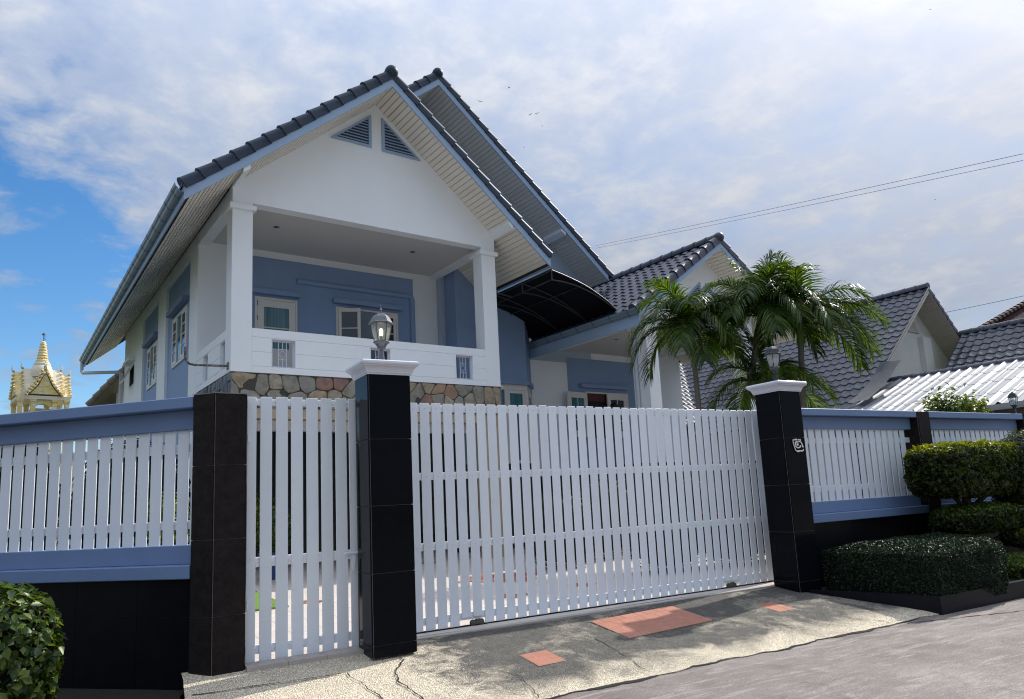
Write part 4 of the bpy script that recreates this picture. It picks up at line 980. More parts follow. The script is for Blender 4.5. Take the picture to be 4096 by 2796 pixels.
fw_ = MB(); fw_.box(9.43, 9.475, 2.19, 2.2395, 2.55, 3.765); fw_.box(10.905, 10.95, 2.19, 2.2395, 2.55, 3.765); fw_.box(9.475, 10.905, 2.191, 2.239, 3.725, 3.764)
fo = fw_.obj('porch_window', FRAMEW, H)
MB().box(9.475, 10.905, 2.234, 2.2392, 2.55, 3.725).obj('window_opening', DARKIN, fo)
vl = MB()
for k in range(6): vl.prism([(9.48+k*0.105, 3.52), (9.58+k*0.105, 3.52), (9.58+k*0.105, 3.725), (9.48+k*0.105, 3.725)], 2.214, 2.222+0.004*(k % 2), 'y')
vl.obj('valance', mk('maroon_valance', (0.10, 0.035, 0.04), 0.8), fo, recalc=True)
sl1 = glazed(fo, 0.0, 0.75, 2.56, 3.72, 0.018, 0.13, 3, 2, CGLASS, name='open_sash'); sl1.location = (9.44, 2.17, 0); sl1.rotation_euler = (0, 0, rad(180+8)); 
sl2 = glazed(fo, -0.78, 0.0, 2.56, 3.72, 0.018, 0.13, 3, 2, GLASS, name='sash'); sl2.location = (10.90, 2.21, 0); sl2.rotation_euler = (0, 0, rad(5))
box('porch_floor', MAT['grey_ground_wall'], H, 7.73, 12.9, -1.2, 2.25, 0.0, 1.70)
# --- security camera and awning: things of their own
cu, su = math.cos(HA), math.sin(HA)
def HW(u, v, z=0.0): return Vector((0.492+u*cu-v*su, 6.065+u*su+v*cu, z))
def hthing(name, label, cat, u, v, z=0, group=None): return thing(name, label, cat, HW(u, v, z), HA, group)
t = hthing('security_camera', 'small white security camera at the right end of the stone band', 'camera', 5.24, 0.25, 3.36)
MB().tube([(0.0, 0, 0.0), (0.07, -0.04, 0.02), (0.11, -0.05, 0.02)], 0.012, 8).obj('arm', FRAMEW, t, smooth='auto'); MB().tube([(0.09, -0.04, 0.03), (0.15, -0.10, 0.005)], 0.026, 10).obj('body', FRAMEW, t, smooth='auto')
def awning():
    t = hthing('awning', 'black curved awning on steel ribs between house and porch roof', 'awning', 6.0, -0.9, 5.0)
    o = (6.0, -0.9, 5.0)
    top = [(6.0, 5.668), (6.24, 5.625), (6.473, 5.575), (6.66, 5.528), (6.843, 5.477), (7.02, 5.415), (7.184, 5.343), (7.36, 5.265), (7.53, 5.177), (7.68, 5.08), (7.825, 4.973)]
    low = [(5.98, 5.44), (6.294, 5.442), (6.63, 5.407), (6.97, 5.329), (7.246, 5.24), (7.489, 5.131), (7.825, 4.96)]
    vs = [-0.9, 0.12, 1.14, 2.16]
    mb = MB(); mb.rings([[(a-o[0], v-o[1], c-o[2]+h) for a, c in top] for h in (0,) for v in (vs[0], vs[-1])], False, False, closed=False)
    mb.rings([[(a-o[0], v-o[1], c-o[2]+0.012) for a, c in reversed(top)] for v in (vs[0], vs[-1])], False, False, closed=False)
    mb.obj('canopy_sheet', AWN, t, smooth='auto')
    for v in vs:
        r = MB(); r.tube([(a-o[0], v-o[1], c-o[2]-0.018) for a, c in top], 0.014, 6); ro = r.obj('rib', STEEL, t, smooth='auto')
        r2 = MB(); r2.tube([(a-o[0], v-o[1], c-o[2]) for a, c in low], 0.012, 6); r2.obj('lower_chord', STEEL, ro, smooth='auto')
        r3 = MB(); r3.tube([(6.0-o[0], v-o[1], 5.43-o[2]), (6.0-o[0], v-o[1], 5.66-o[2])], 0.014, 6); r3.obj('upright', STEEL, ro)
    for (a, c) in ((6.0, 5.64), (5.99, 5.44), (7.82, 4.965), (6.84, 5.45)):
        r = MB(); r.tube([(a-o[0], vs[0]-o[1], c-o[2]), (a-o[0], vs[-1]-o[1], c-o[2])], 0.014, 6); r.obj('purlin', STEEL, t)
    r = MB(); r.tube([(5.3-o[0], 0.5-o[1], 5.52-o[2]), (6.0-o[0], 0.5-o[1], 5.44-o[2])], 0.016, 6); r.obj('bracket', STEEL, t)
awning()
# --- neighbour houses (same frame orientation)
def reloc(t, u0, v0):
    for c in t.children: c.location.x -= u0; c.location.y -= v0
def neighbourD():
    global H, SOFFIT, FASCIA, VT
    keep = (H, SOFFIT, FASCIA, VT)
    u0, v0 = 20.8, -1.6
    H = hthing('neighbour_house', 'neighbouring house with big grey tiled gable roof right of the palms', 'house', u0, v0)
    SOFFIT = mk('grey_soffit', (0.50, 0.46, 0.40), 0.6, rand=0.03); FASCIA = mk('cream_fascia', (0.52, 0.48, 0.43), 0.6); VT = VT2 = VT.copy(); VT.materials[0] = RTILE2
    S = 0.813; ZD = 6.894; UD = 20.825; VD = -1.6
    rake_set(UD, ZD, 5.1, 3.2, S, VD, -0.88, 15.9, 23.9, 0.0, boards=(False, True), fw=0.14, bw=0.13)
    roof_slab(UD, ZD, 5.15, S, VD, 12.0, -1, lift=0.10, th=0.03); roof_slab(UD, ZD, 3.3, S, VD, 12.0, 1, lift=0.10, th=0.03)
    tile_field(H, UD-5.2, ZD-S*5.2+0.13, UD-0.1, S, VD, 8.6, RTILE2)
    verge(UD, ZD, 3.2, S, VD, 1, lift=0.12)
    ridge(UD, ZD+0.22, VD, 10.0, H, RTILE2, ball=False)
    MB().prism([(16.2, 0.0), (23.4, 0.0), (23.4, ZD-S*(23.4-UD)), (UD, ZD), (16.2, ZD-S*(UD-16.2))], -0.88, -0.7, 'y').obj('gable_wall', NWALL, H, recalc=True)
    box('side_wall', NWALL, H, 16.2, 16.4, -0.7, 12, 0, 3.1)
    # small louvre under the ridge, white pier beside the lower roof
    MB().prism([(20.35, 5.75), (21.3, 5.75), (20.83, 6.35)], -0.92, -0.881, 'y').obj('gable_vent', SOFFIT, H, recalc=True)
    box('wall_pier', NWALL, H, 21.2, 21.75, -1.05, -0.881, 0, 5.62)
    # cross wing whose street-side slope shows below the porch eave
    wing = MB(); z7, v7 = 5.773, 7.324
    def zw(v): return z7+S*(v-v7)
    v_e, v_r = 4.2, 9.4
    wing.prism([(v_e, zw(v_e)), (v_r, zw(v_r)), (v_r, zw(v_r)-0.05), (v_e, zw(v_e)-0.05)], 8.0, UD-3.9, 'x'); 
    wing.obj('wing_roof', RTILE2, H, recalc=True)
    me = tile_mesh(RTILE2); th = math.atan(S)-0.055
    X = Vector((1, 0, 0)); Y = Vector((0, math.cos(th), math.sin(th))); Z = X.cross(Y)
    rest = MB(); src = [tuple(v.co) for v in me.vertices]; fs = [tuple(p.vertices) for p in me.polygons]
    for j in range(17):
        v = v_e+j*0.325/math.hypot(1, S); zz = zw(v)+0.05; uval = 19.3+(v-7.324)
        for i in range(60):
            u = uval-0.1-i*0.27
            if u < 11.5: break
            m = Matrix(((X.x, Y.x, Z.x, u), (X.y, Y.y, Z.y, v), (X.z, Y.z, Z.z, zz), (0, 0, 0, 1)))
            b = len(rest.v); rest.v += [tuple(m @ Vector(p)) for p in src]; rest.f += [tuple(b+k for k in f) for f in fs]; rest.mi += [0]*len(fs)
    o = rest.obj('wing_tile_field', RTILE2, H, smooth='auto'); tag(o, kind='stuff')
    box('wing_wall', NWALL, H, 12.0, 18.0, 5.2, 5.4, 0, 3.9)
    reloc(H, u0, v0)
    # second wing E
    H = hthing('neighbour_wing', 'low grey tiled roof wing at right edge behind the pale metal roof', 'house', 22.5, -3.5)
    zr = 5.727
    roof_slab(22.54, zr-0.2, 5.0, S, -7.4, -1.65, -1, lift=0.10, th=0.03); roof_slab(22.54, zr-0.2, 3.0, S, -7.4, -1.65, 1, lift=0.10, th=0.03)
    tile_field(H, 22.54-4.0, zr-0.2-S*4.0+0.13, 22.45, S, -7.4, -1.7, RTILE2)
    ridge(22.54, zr-0.02, -7.4, -1.8, H, RTILE2, ball=False)
    MB().prism([(18.0, 0.0), (25.0, 0.0), (25.0, 3.2), (22.54, zr-0.25), (18.6, zr-0.25-S*3.94)], -6.9, -6.7, 'y').obj('gable_wall', NWALL, H, recalc=True)
    reloc(H, 22.5, -3.5)
    H, SOFFIT, FASCIA, VT = keep
VT_keep = VT
neighbourD()
def metal_roof():
    t = hthing('carport', 'neighbour carport with pale corrugated metal roof behind the right fence', 'carport', 16.0, -5.0)
    o = (16.0, -5.0); S = 0.363; ut, zt = 17.92, 3.92; ue = 14.15; th = math.atan(S)
    pitch = 0.27; v = -10.5; n = 0
    # overlapping roll-profile sheets
    for k in range(11):
        v0 = -10.4+k*0.80; 
        for r, (ua, ub) in enumerate(((ue, 15.1), (15.02, 16.15), (16.07, 17.1), (17.02, ut))):
            mb = MB(); rows = []
            for u, h in ((ua, 0.007), (ub, 0.0)):
                row = []
                for q in range(33):
                    x = q/32*0.82; ph = (x % pitch)/pitch; hh = 0.045*max(0, math.sin(math.pi*ph*2.2)) if ph < 0.4545 else 0.0
                    row.append((u-o[0], v0+x-o[1], zt-S*(ut-u)+h+hh+0.004*(k % 2)))
                rows.append(row)
            mb.rings(rows, False, False, closed=False); mb.obj('metal_sheet', MROOF, t, smooth='auto')
    m = MB(); rs = []
    for i in range(26):
        vv = -10.4+i*0.36
        if vv > -1.5: break
        c = MB(); c.M = Matrix.Translation((ut-o[0], vv-o[1], zt+0.0)); c.rings([[(math.cos(math.pi*k/8)*r_, y, math.sin(math.pi*k/8)*r_*0.8) for k in range(9)]+[(-r_, y, -0.04), (r_, y, -0.04)] for y, r_ in ((0, 0.12), (0.06, 0.115), (0.38, 0.10))]); c.obj('ridge_tile', RTILE2, t, smooth='auto', recalc=True)
    g = MB(); pr = [(0.0, 0.0), (-0.10, 0.0), (-0.12, 0.05), (-0.13, 0.12), (0.0, 0.12)]
    g.prism([(ue+0.04-o[0]+a, zt-S*(ut-ue)-0.12+c) for a, c in pr], -10.5-o[1], -1.6-o[1], 'y'); g.obj('gutter', mk('grey_gutter', (0.30, 0.33, 0.36), 0.4), t, recalc=True)
    bx = MB(); bx.box(ue+0.06-o[0], ue+0.12-o[0], -10.4-o[1], -1.6-o[1], zt-S*(ut-ue)-0.30, zt-S*(ut-ue)-0.04); bx.obj('eave_board', mk('brown_board', (0.07, 0.06, 0.05), 0.7), t)
    for v in (-9.5, -6.0, -2.2): MB().box(ue+0.2-o[0], ue+0.3-o[0], v-o[1], v+0.1-o[1], 0, zt-S*(ut-ue)-0.1).obj('post', STEEL, t)
    box('back_wall', mk('dark_back_wall', (0.10, 0.10, 0.10), 0.8), t, 17.7-o[0], 17.8-o[0], -10.0-o[1], -1.7-o[1], 0, 3.8)
    fl = MB(); pts = [(15.35, 3.14), (15.9, 3.38), (16.5, 3.72), (17.0, 4.1), (17.3, 4.35)]
    fl.rings([[(u-o[0], -1.62+dv-o[1]+0.03*math.sin(u*17), z+0.03+0.03*math.sin(u*11+dv*9)) for u, z in pts] for dv in (-0.5, -0.3, -0.1, 0.08)], False, False, closed=False); fl.obj('flashing', mk('grey_flashing', (0.075, 0.08, 0.09), 0.75, var=0.2, spec=0.15), t, smooth=True)
metal_roof()
def far_roofs():
    t = thing('far_house', 'distant house with dark red tiled roof at the right edge', 'house', (44, 18, 0))
    a = HW(41.0, 5, 8.95)-Vector((44, 18, 0)); c = HW(49.5, 5, 11.75)-Vector((44, 18, 0)); d = Vector((3, 9, 0))
    mb = MB(); dd = Vector((8, 0.8, 0)); low = Vector((6.0, -6, -5.0))
    mb.quad(tuple(a), tuple(a+Vector((8, -5, -5.5))), tuple(c+Vector((10, -5, -5.5))), tuple(c)); mb.quad(tuple(a), tuple(c), tuple(c+Vector((6, 6, -5))), tuple(a+Vector((3, 6, -5)))); mb.obj('roof', REDROOF, t, recalc=True)
    n = 14
    for k in range(n):
        p = a+(c-a)*(k/n); q = a+(c-a)*((k+1)/n); MB().tube([tuple(p+Vector((0, 0, 0.02))), tuple(q+Vector((0, 0, 0.0)))], [0.20, 0.16], 8).obj('ridge_tile', REDROOF, t, smooth='auto')
    w = MB(); w.box(5, 16, 0.5, 6, 0, 3.5); w.obj('wall', NWALL, t)
    # brown roof left of the house
    t = thing('shed_house', 'brown tiled roof corner behind the blue house, above the left fence', 'house', (1.0, 28.0, 0))
    P = lambda x, y, z: (x-1.0, y-28.0, z)
    top = Vector((0.55, 27.0, 8.3)); bot = Vector((-1.75, 28.4, 5.72)); mid = Vector((-1.0, 27.9, 6.62))
    nrm = Vector((2.2, 4.5, 0))
    def S3(p): return Vector(p)-Vector((1, 28, 0))
    m = MB()
    for p, q in ((top, mid), (mid, bot)):
        b = [p, q, q+nrm, p+nrm]; m.quad(*[tuple(S3(x)) for x in b]); m.quad(*[tuple(S3(x)-Vector((0, 0, 0.14))) for x in reversed(b)]); m.quad(*[tuple(S3(x)) for x in (q, p, p-Vector((0, 0, .14)), q-Vector((0, 0, .14)))])
    m.obj('roof', BRTILE, t, recalc=True)
    n = 9
    for k in range(n):
        f0, f1 = k/n, (k+1)/n
        def lp(f): return top+(mid-top)*(f/0.66) if f < 0.66 else mid+(bot-mid)*((f-0.66)/0.34)
        MB().tube([tuple(S3(lp(f0))+Vector((0, 0, 0.05))), tuple(S3(lp(f1))+Vector((0, 0, 0.08)))], [0.12, 0.145], 8).obj('verge_tile', BRTILE, t, smooth='auto')
    wl = MB(); w0 = S3((-0.75, 28.4, 0)); w1 = S3((2.5, 26.6, 0)); wl.quad(tuple(w0), tuple(w1), tuple(w1+Vector((0, 0, 7.6))), tuple(w0+Vector((0, 0, 6.3)))); wl.quad(tuple(w0), tuple(w0+Vector((0, 0, 6.3))), tuple(w0+nrm+Vector((0, 0, 6.3))), tuple(w0+nrm)); wl.obj('wall', mk('cream_wall', (0.55, 0.50, 0.38), 0.7), t, recalc=True)
far_roofs()
# ---------------------------------------------------------------- plants
LEAF_D = leafmat('dark_glossy_leaf', (0.006, 0.014, 0.007), (0.011, 0.024, 0.011), (0.022, 0.042, 0.017), 0.45, 0.2, 0.22)
LEAF_L = leafmat('bright_leaf', (0.009, 0.018, 0.004), (0.022, 0.040, 0.006), (0.065, 0.095, 0.010), 0.38, 0.55)
LEAF_B = leafmat('ivy_like_leaf', (0.022, 0.050, 0.012), (0.055, 0.11, 0.018), (0.17, 0.23, 0.035), 0.38, 0.42)
PALM = leafmat('palm_leaf', (0.014, 0.040, 0.009), (0.034, 0.082, 0.011), (0.090, 0.150, 0.018), 0.34, 0.45, 0.35)
LEAF_LIT = leafmat('sunlit_yellow_green_leaf', (0.055, 0.085, 0.010), (0.12, 0.165, 0.016), (0.22, 0.27, 0.03), 0.42, 0.4, 0.3)  # brighter yellow-green for crown tops; the sunlight there is put into the colour
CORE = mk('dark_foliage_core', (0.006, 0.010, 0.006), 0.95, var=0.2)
BARK = mk('dark_bark', (0.035, 0.028, 0.022), 0.85, var=0.2, vscale=15)
PTRUNK = mk('ringed_palm_trunk', (0.16, 0.15, 0.135), 0.8, var=0.15, vscale=10)
PSHAFT = mk('palm_crownshaft', (0.10, 0.16, 0.03), 0.4, var=0.1, vscale=6)
def leafmesh(name, P, Nn, size, mat, seed, aspect=0.5, spread=0.75, szvar=0.35, fold=0.25):
    rg = np.random.default_rng(seed); n = len(P)
    Nn = Nn+rg.normal(0, spread, (n, 3)); Nn /= np.linalg.norm(Nn, axis=1)[:, None]
    T = rg.normal(0, 1, (n, 3)); T -= Nn*(T*Nn).sum(1)[:, None]; T /= np.linalg.norm(T, axis=1)[:, None]
    B = np.cross(Nn, T); s = size*(1+rg.uniform(-szvar, szvar, n))[:, None]
    a = P-T*s*0.5; b = P+B*s*aspect*0.5+Nn*s*fold*0.3-T*s*0.05; c = P+T*s*0.5-Nn*s*0.10; d = P-B*s*aspect*0.5+Nn*s*fold*0.3-T*s*0.05
    V = np.stack([a, b, c, d], 1).reshape(-1, 3)
    me = bpy.data.meshes.new(name); me.vertices.add(4*n); me.vertices.foreach_set('co', V.ravel())
    F = (np.arange(n)*4)[:, None]+np.array([[0, 1, 2, 0, 2, 3]])
    me.loops.add(6*n); me.loops.foreach_set('vertex_index', F.ravel().astype(np.int32))
    me.polygons.add(2*n); me.polygons.foreach_set('loop_start', (np.arange(2*n)*3).astype(np.int32))
    me.materials.append(mat); me.update(calc_edges=True); me.validate(); return me
def ellipsoid_pts(n, c, r, seed, p=2.0, bump=0.06, zmin=-1.0):
    rg = np.random.default_rng(seed); D = rg.normal(0, 1, (n, 3)); D /= np.linalg.norm(D, axis=1)[:, None]
    D = D[D[:, 2] > zmin]
    # superellipsoid radius
    q = (np.abs(D)**p).sum(1)**(-1/p)
    X = D*q[:, None]; Nn = np.sign(X)*np.abs(X)**(p-1)/np.array(r); Nn /= np.linalg.norm(Nn, axis=1)[:, None]
    w = 1-np.abs(rg.normal(0, bump, len(X))) + 0.03*np.sin(X[:, 0]*9+X[:, 1]*7)*np.sin(X[:, 2]*8)
    return X*np.array(r)*w[:, None]+np.array(c), Nn
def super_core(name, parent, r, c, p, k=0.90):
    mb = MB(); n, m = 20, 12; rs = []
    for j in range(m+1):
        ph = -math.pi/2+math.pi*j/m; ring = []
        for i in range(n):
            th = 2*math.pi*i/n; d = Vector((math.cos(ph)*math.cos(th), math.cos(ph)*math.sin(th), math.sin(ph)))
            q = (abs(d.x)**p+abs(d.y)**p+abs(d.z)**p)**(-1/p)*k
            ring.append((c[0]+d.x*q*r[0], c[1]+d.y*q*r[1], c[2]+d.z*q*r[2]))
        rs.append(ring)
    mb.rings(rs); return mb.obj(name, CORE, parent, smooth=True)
def clipped(parent, c, r, n, size, mat, seed, p=3.0, name='foliage', bump=0.05, aspect=0.5, k=0.90, lit_top=None):
    P, Nn = ellipsoid_pts(n, c, r, seed, p, bump)
    rg = np.random.default_rng(seed+7); sel = (Nn[:, 2]+rg.normal(0, 0.16, len(P)) > 0.62) if lit_top else np.zeros(len(P), bool)  # upward-facing leaves are split off to take the painted sunlit colour
    o = put(name, leafmesh(name, P[~sel], Nn[~sel], size, mat, seed, aspect), parent)
    if lit_top: put('sunlit_top_leaves', leafmesh('sunlit_top_leaves', P[sel]+np.c_[np.zeros((sel.sum(), 2)), np.abs(rg.normal(0, 0.012, sel.sum()))], Nn[sel], size*0.95, lit_top, seed+1, aspect, 0.95), o)
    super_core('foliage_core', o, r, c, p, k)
    return o
# box hedge on the planter
def hedge_block(parent, poly, z0, z1, dens, size, mat, seed, crown=0.05):
    rg = np.random.default_rng(seed); Ps = []; Ns = []
    pts = np.array(poly, float); n = len(pts)
    xmin, ymin = pts.min(0); xmax, ymax = pts.max(0)
    def inside(q):
        ins = np.ones(len(q), bool)
        for i in range(n):
            a, b = pts[i], pts[(i+1) % n]; ins &= ((b[0]-a[0])*(q[:, 1]-a[1])-(b[1]-a[1])*(q[:, 0]-a[0])) > 0
        return ins
    m = int((xmax-xmin)*(ymax-ymin)*dens*1.6); q = rg.uniform((xmin, ymin), (xmax, ymax), (m, 2)); q = q[inside(q)]
    cx, cy = pts.mean(0)
    ed = np.full(len(q), 9.0)
    for i in range(n):
        a, b = pts[i], pts[(i+1) % n]; e = b-a; l = np.linalg.norm(e); ed = np.minimum(ed, np.abs((e[0]*(q[:, 1]-a[1])-e[1]*(q[:, 0]-a[0]))/l))
    z = z1-0.06*np.exp(-ed/0.05)+crown*np.minimum(ed, 0.35)/0.35+0.012*np.sin(q[:, 0]*9)*np.cos(q[:, 1]*11)-np.abs(rg.normal(0, 0.012, len(q)))
    Ps.append(np.c_[q, z]); Ns.append(np.tile([0, 0, 1.0], (len(q), 1)))
    for i in range(n):
        a, b = pts[i], pts[(i+1) % n]; e = b-a; l = np.linalg.norm(e); nr = np.array([e[1], -e[0]])/l
        m = int(l*(z1-z0)*dens); s = rg.uniform(0, 1, m); zz = rg.uniform(z0, z1-0.02, m)
        bulge = 0.03*np.sin((zz-z0)/(z1-z0)*math.pi)+0.015*np.sin(s*l*8+zz*13)-np.abs(rg.normal(0, 0.014, m))
        Ps.append(np.c_[a[0]+s*e[0]+nr[0]*bulge, a[1]+s*e[1]+nr[1]*bulge, zz]); Ns.append(np.tile([nr[0], nr[1], 0.15], (m, 1)))
    P = np.concatenate(Ps); Nn = np.concatenate(Ns)
    o = put('foliage', leafmesh('foliage', P, Nn, size, mat, seed, 0.55), parent)
    cpoly = [(cx+(x-cx)*0.97-(0.02 if x > cx else -0.02), cy+(y-cy)*0.93) for x, y in poly]
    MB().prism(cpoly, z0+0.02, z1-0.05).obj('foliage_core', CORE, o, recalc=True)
    return o
t = thing('box_hedge', 'low dark clipped box hedge beside the numbered pillar on dark kerb', 'hedge', (6.8, -1.2, -0.1))
hp = [(5.70, -0.62), (5.84, -1.79), (6.95, -1.83), (7.40, -1.62), (7.75, -0.95), (7.65, -0.62)]
hedge_block(t, [(x-6.8, y+1.2) for x, y in reversed(hp)][::-1], -0.03, 0.49, 5600, 0.027, LEAF_D, 21, 0.06)
t2 = thing('low_hedge', 'lower sunlit lime hedge at the right edge beyond the box hedge', 'hedge', (9.6, -1.2, -0.1))
hedge_block(t2, [(x-9.6, y+1.2) for x, y in [(7.60, -1.70), (11.0, -1.75), (11.0, -1.0), (7.85, -1.0)]], -0.02, 0.22, 3800, 0.032, LEAF_B, 22, 0.03)
pk = MB(); kp = [(5.44, -0.60), (5.80, -1.82), (12.0, -1.86), (12.0, -1.80), (5.86, -1.76), (5.52, -0.60)]
tag(pk.prism(kp, -0.25, -0.04).obj('planter_kerb', KERB, recalc=True), 'dark tiled kerb of the planting bed along the road', 'kerb')
tag(MB().prism([(5.50, -0.60), (5.84, -1.77), (12, -1.81), (12, -0.40), (5.66, -0.40)], -0.29, -0.07).obj('planting_bed', SOIL, recalc=True), kind='structure')
# flowers in the low hedge
def flower(loc, col, label):
    f = thing('flower_cluster', label, 'flower', loc)
    rg = np.random.default_rng(int(loc[0]*100)); P = rg.normal(0, 0.028, (60, 3)); put('petals', leafmesh('petals', P, P/np.linalg.norm(P, axis=1)[:, None], 0.022, col, 3, 0.8), f)
PINK = mk('pink_petal', (0.55, 0.06, 0.22), 0.6, var=0.1); WPET = mk('white_petal', (0.62, 0.60, 0.52), 0.6, var=0.1); REDP2 = mk('red_petal', (0.50, 0.03, 0.06), 0.6, var=0.1)
flower((7.66, -1.78, 0.06), PINK, 'pink flower cluster low in the hedge near the road'); flower((7.86, -1.80, 0.09), WPET, 'white flower cluster right of the pink flowers'); flower((8.02, -1.80, 0.07), WPET, 'white flower cluster nearest the right edge')
# cloud-pruned tree
t = thing('topiary_tree', 'cloud-pruned tree with flat clipped crowns in front of the right fence', 'tree', (8.2, -0.95, -0.1))
clipped(t, (0.06, 0.04, 1.27), (0.93, 0.38, 0.33), 11000, 0.062, LEAF_L, 31, 4.5, 'crown', lit_top=LEAF_LIT)
clipped(t, (0.15, -0.02, 0.665), (0.86, 0.34, 0.17), 6500, 0.05, LEAF_L, 32, 3.0, 'crown', lit_top=LEAF_B)
clipped(t, (0.62, -0.25, 0.40), (0.36, 0.22, 0.11), 2600, 0.04, LEAF_L, 33, 3.0, 'crown', lit_top=LEAF_LIT)
tr = MB(); tr.tube([(0.0, 0, 0.0), (-0.03, 0, 0.35), (-0.10, 0, 0.72), (-0.14, 0, 0.95), (-0.22, 0, 1.15)], [0.07, 0.06, 0.055, 0.05, 0.03], 8); tr.tube([(-0.08, 0, 0.70), (0.12, 0, 0.86), (0.42, 0.0, 0.99), (0.6, 0, 1.06)], [0.045, 0.035, 0.024, 0.014], 7); tr.tube([(-0.10, 0, 0.72), (-0.32, 0.02, 0.93), (-0.5, 0, 1.05)], [0.04, 0.028, 0.014], 7); tr.tube([(-0.02, 0, 0.3), (0.3, -0.1, 0.42), (0.5, -0.2, 0.5)], [0.035, 0.025, 0.012], 6)
tr.obj('trunk', BARK, t, smooth='auto')
t = thing('round_shrub', 'tall rounded clipped shrub cut off by the right edge', 'shrub', (9.35, -1.2, -0.1))
clipped(t, (0, 0, 0.95), (0.62, 0.5, 0.82), 11000, 0.042, LEAF_L, 35, 2.4)
# shrub behind the right fence
def loose_shrub(name, label, loc, r, n, size, mat, seed, twigs=14, aspect=0.42, group=None):
    t = thing(name, label, 'shrub', loc, 0, group); rg = np.random.default_rng(seed); P = []; Nn = []; st = MB()
    for k in range(twigs):
        d = rg.normal(0, 1, 3); d[2] = abs(d[2])+0.5; d /= np.linalg.norm(d); tip = d*np.array(r)*rg.uniform(0.7, 1.08)
        st.tube([(0, 0, 0), tuple(tip*0.5+rg.normal(0, 0.02, 3)), tuple(tip)], [0.012, 0.008, 0.003], 5)
        m = n//twigs; s = rg.uniform(0.25, 1.0, m)**0.7; q = tip*s[:, None]+rg.normal(0, 0.10, (m, 3))*np.array(r)
        P.append(q); Nn.append(q/np.linalg.norm(q, axis=1)[:, None]+np.array([0, 0, 0.4]))
    P = np.concatenate(P); Nn = np.concatenate(Nn)
    put('foliage', leafmesh('foliage', P, Nn, size, mat, seed, aspect, 0.6), t); st.obj('stems', BARK, t)
    return t
loose_shrub('leafy_shrub', 'bright green leafy shrub showing above the right fence', (10.45, 0.35, 1.55), (0.95, 0.5, 0.88), 5200, 0.085, LEAF_B, 41, 26)
# bush at left front
def bush_left():
    t = thing('leafy_bush', 'broad-leaved green bush in the bottom left corner below the blue fence', 'bush', (-1.90, -0.46, -0.15))
    rg = np.random.default_rng(51)
    P1, N1 = ellipsoid_pts(5600, (0, 0, 0.44), (0.46, 0.42, 0.46), 51, 2.8, 0.10)
    o = put('foliage', leafmesh('foliage', P1, N1+np.array([0, 0, 0.5]), 0.058, LEAF_B, 52, 0.62, 0.5, 0.5, 0.35), t)
    super_core('foliage_core', o, (0.46, 0.42, 0.46), (0, 0, 0.44), 2.8, 0.74)
    st = MB()
    for k in range(20):
        a = rg.uniform(0, 6.28); st.tube([(0, 0, 0), (0.2*math.cos(a), 0.2*math.sin(a), 0.4), (0.46*math.cos(a), 0.42*math.sin(a), rg.uniform(0.3, 0.85))], [0.012, 0.008, 0.003], 5)
    st.obj('stems', mk('twig', (0.20, 0.15, 0.10), 0.8), t)
bush_left()
# ---------------------------------------------------------------- palms
def frond_mesh(az, el, ln, droop, seed, nleaf=50, lw=0.0120, ll=0.50):
    rr = random.Random(seed); mb = MB(); pts = []; p = Vector((0, 0, 0)); d = Vector((math.cos(az)*math.cos(el), math.sin(az)*math.cos(el), math.sin(el)))
    n = 16; step = ln/n
    for i in range(n+1):
        pts.append(p.copy()); d = (d+Vector((0, 0, -droop/n*(0.6+1.2*i/n)))).normalized(); p = p+d*step
    mb.tube([tuple(q) for q in pts], [0.016*(1-0.85*i/n)+0.002 for i in range(n+1)], 5)
    for k in range(nleaf):
        q = 0.14+0.86*(k+0.5)/nleaf; f = q*n; i = min(int(f), n-1); base = pts[i].lerp(pts[i+1], f-i); tan = (pts[i+1]-pts[i]).normalized()
        side = tan.cross(Vector((0, 0, 1)))
        if side.length < 0.05: side = Vector((math.sin(az), -math.cos(az), 0))
        side.normalize(); upv = side.cross(tan).normalized()
        L_ = ll*(0.45+0.75*math.sin(math.pi*min(1, q*0.86+0.10)))*rr.uniform(0.85, 1.12)
        for s in (-1, 1):
            dirv = (side*s*rr.uniform(0.75, 1.0)+tan*(0.45+0.5*q)+upv*rr.uniform(0.15, 0.5)).normalized()
            w = lw*rr.uniform(0.8, 1.2); a = base.copy(); wv = dirv.cross(upv).normalized()
            prev = None; seg = 4
            for j in range(seg+1):
                ww = w*(0.55, 1.0, 0.9, 0.55, 0.06)[j]; l, r_ = a+wv*ww, a-wv*ww
                cur = mb.V(tuple(l), tuple(r_))
                if prev is not None: mb.F(prev, prev+1, cur+1, cur)
                prev = cur
                a = a+dirv*(L_/seg); dirv = (dirv+Vector((0, 0, -0.26-0.34*rr.random()))).normalized()
    return mb
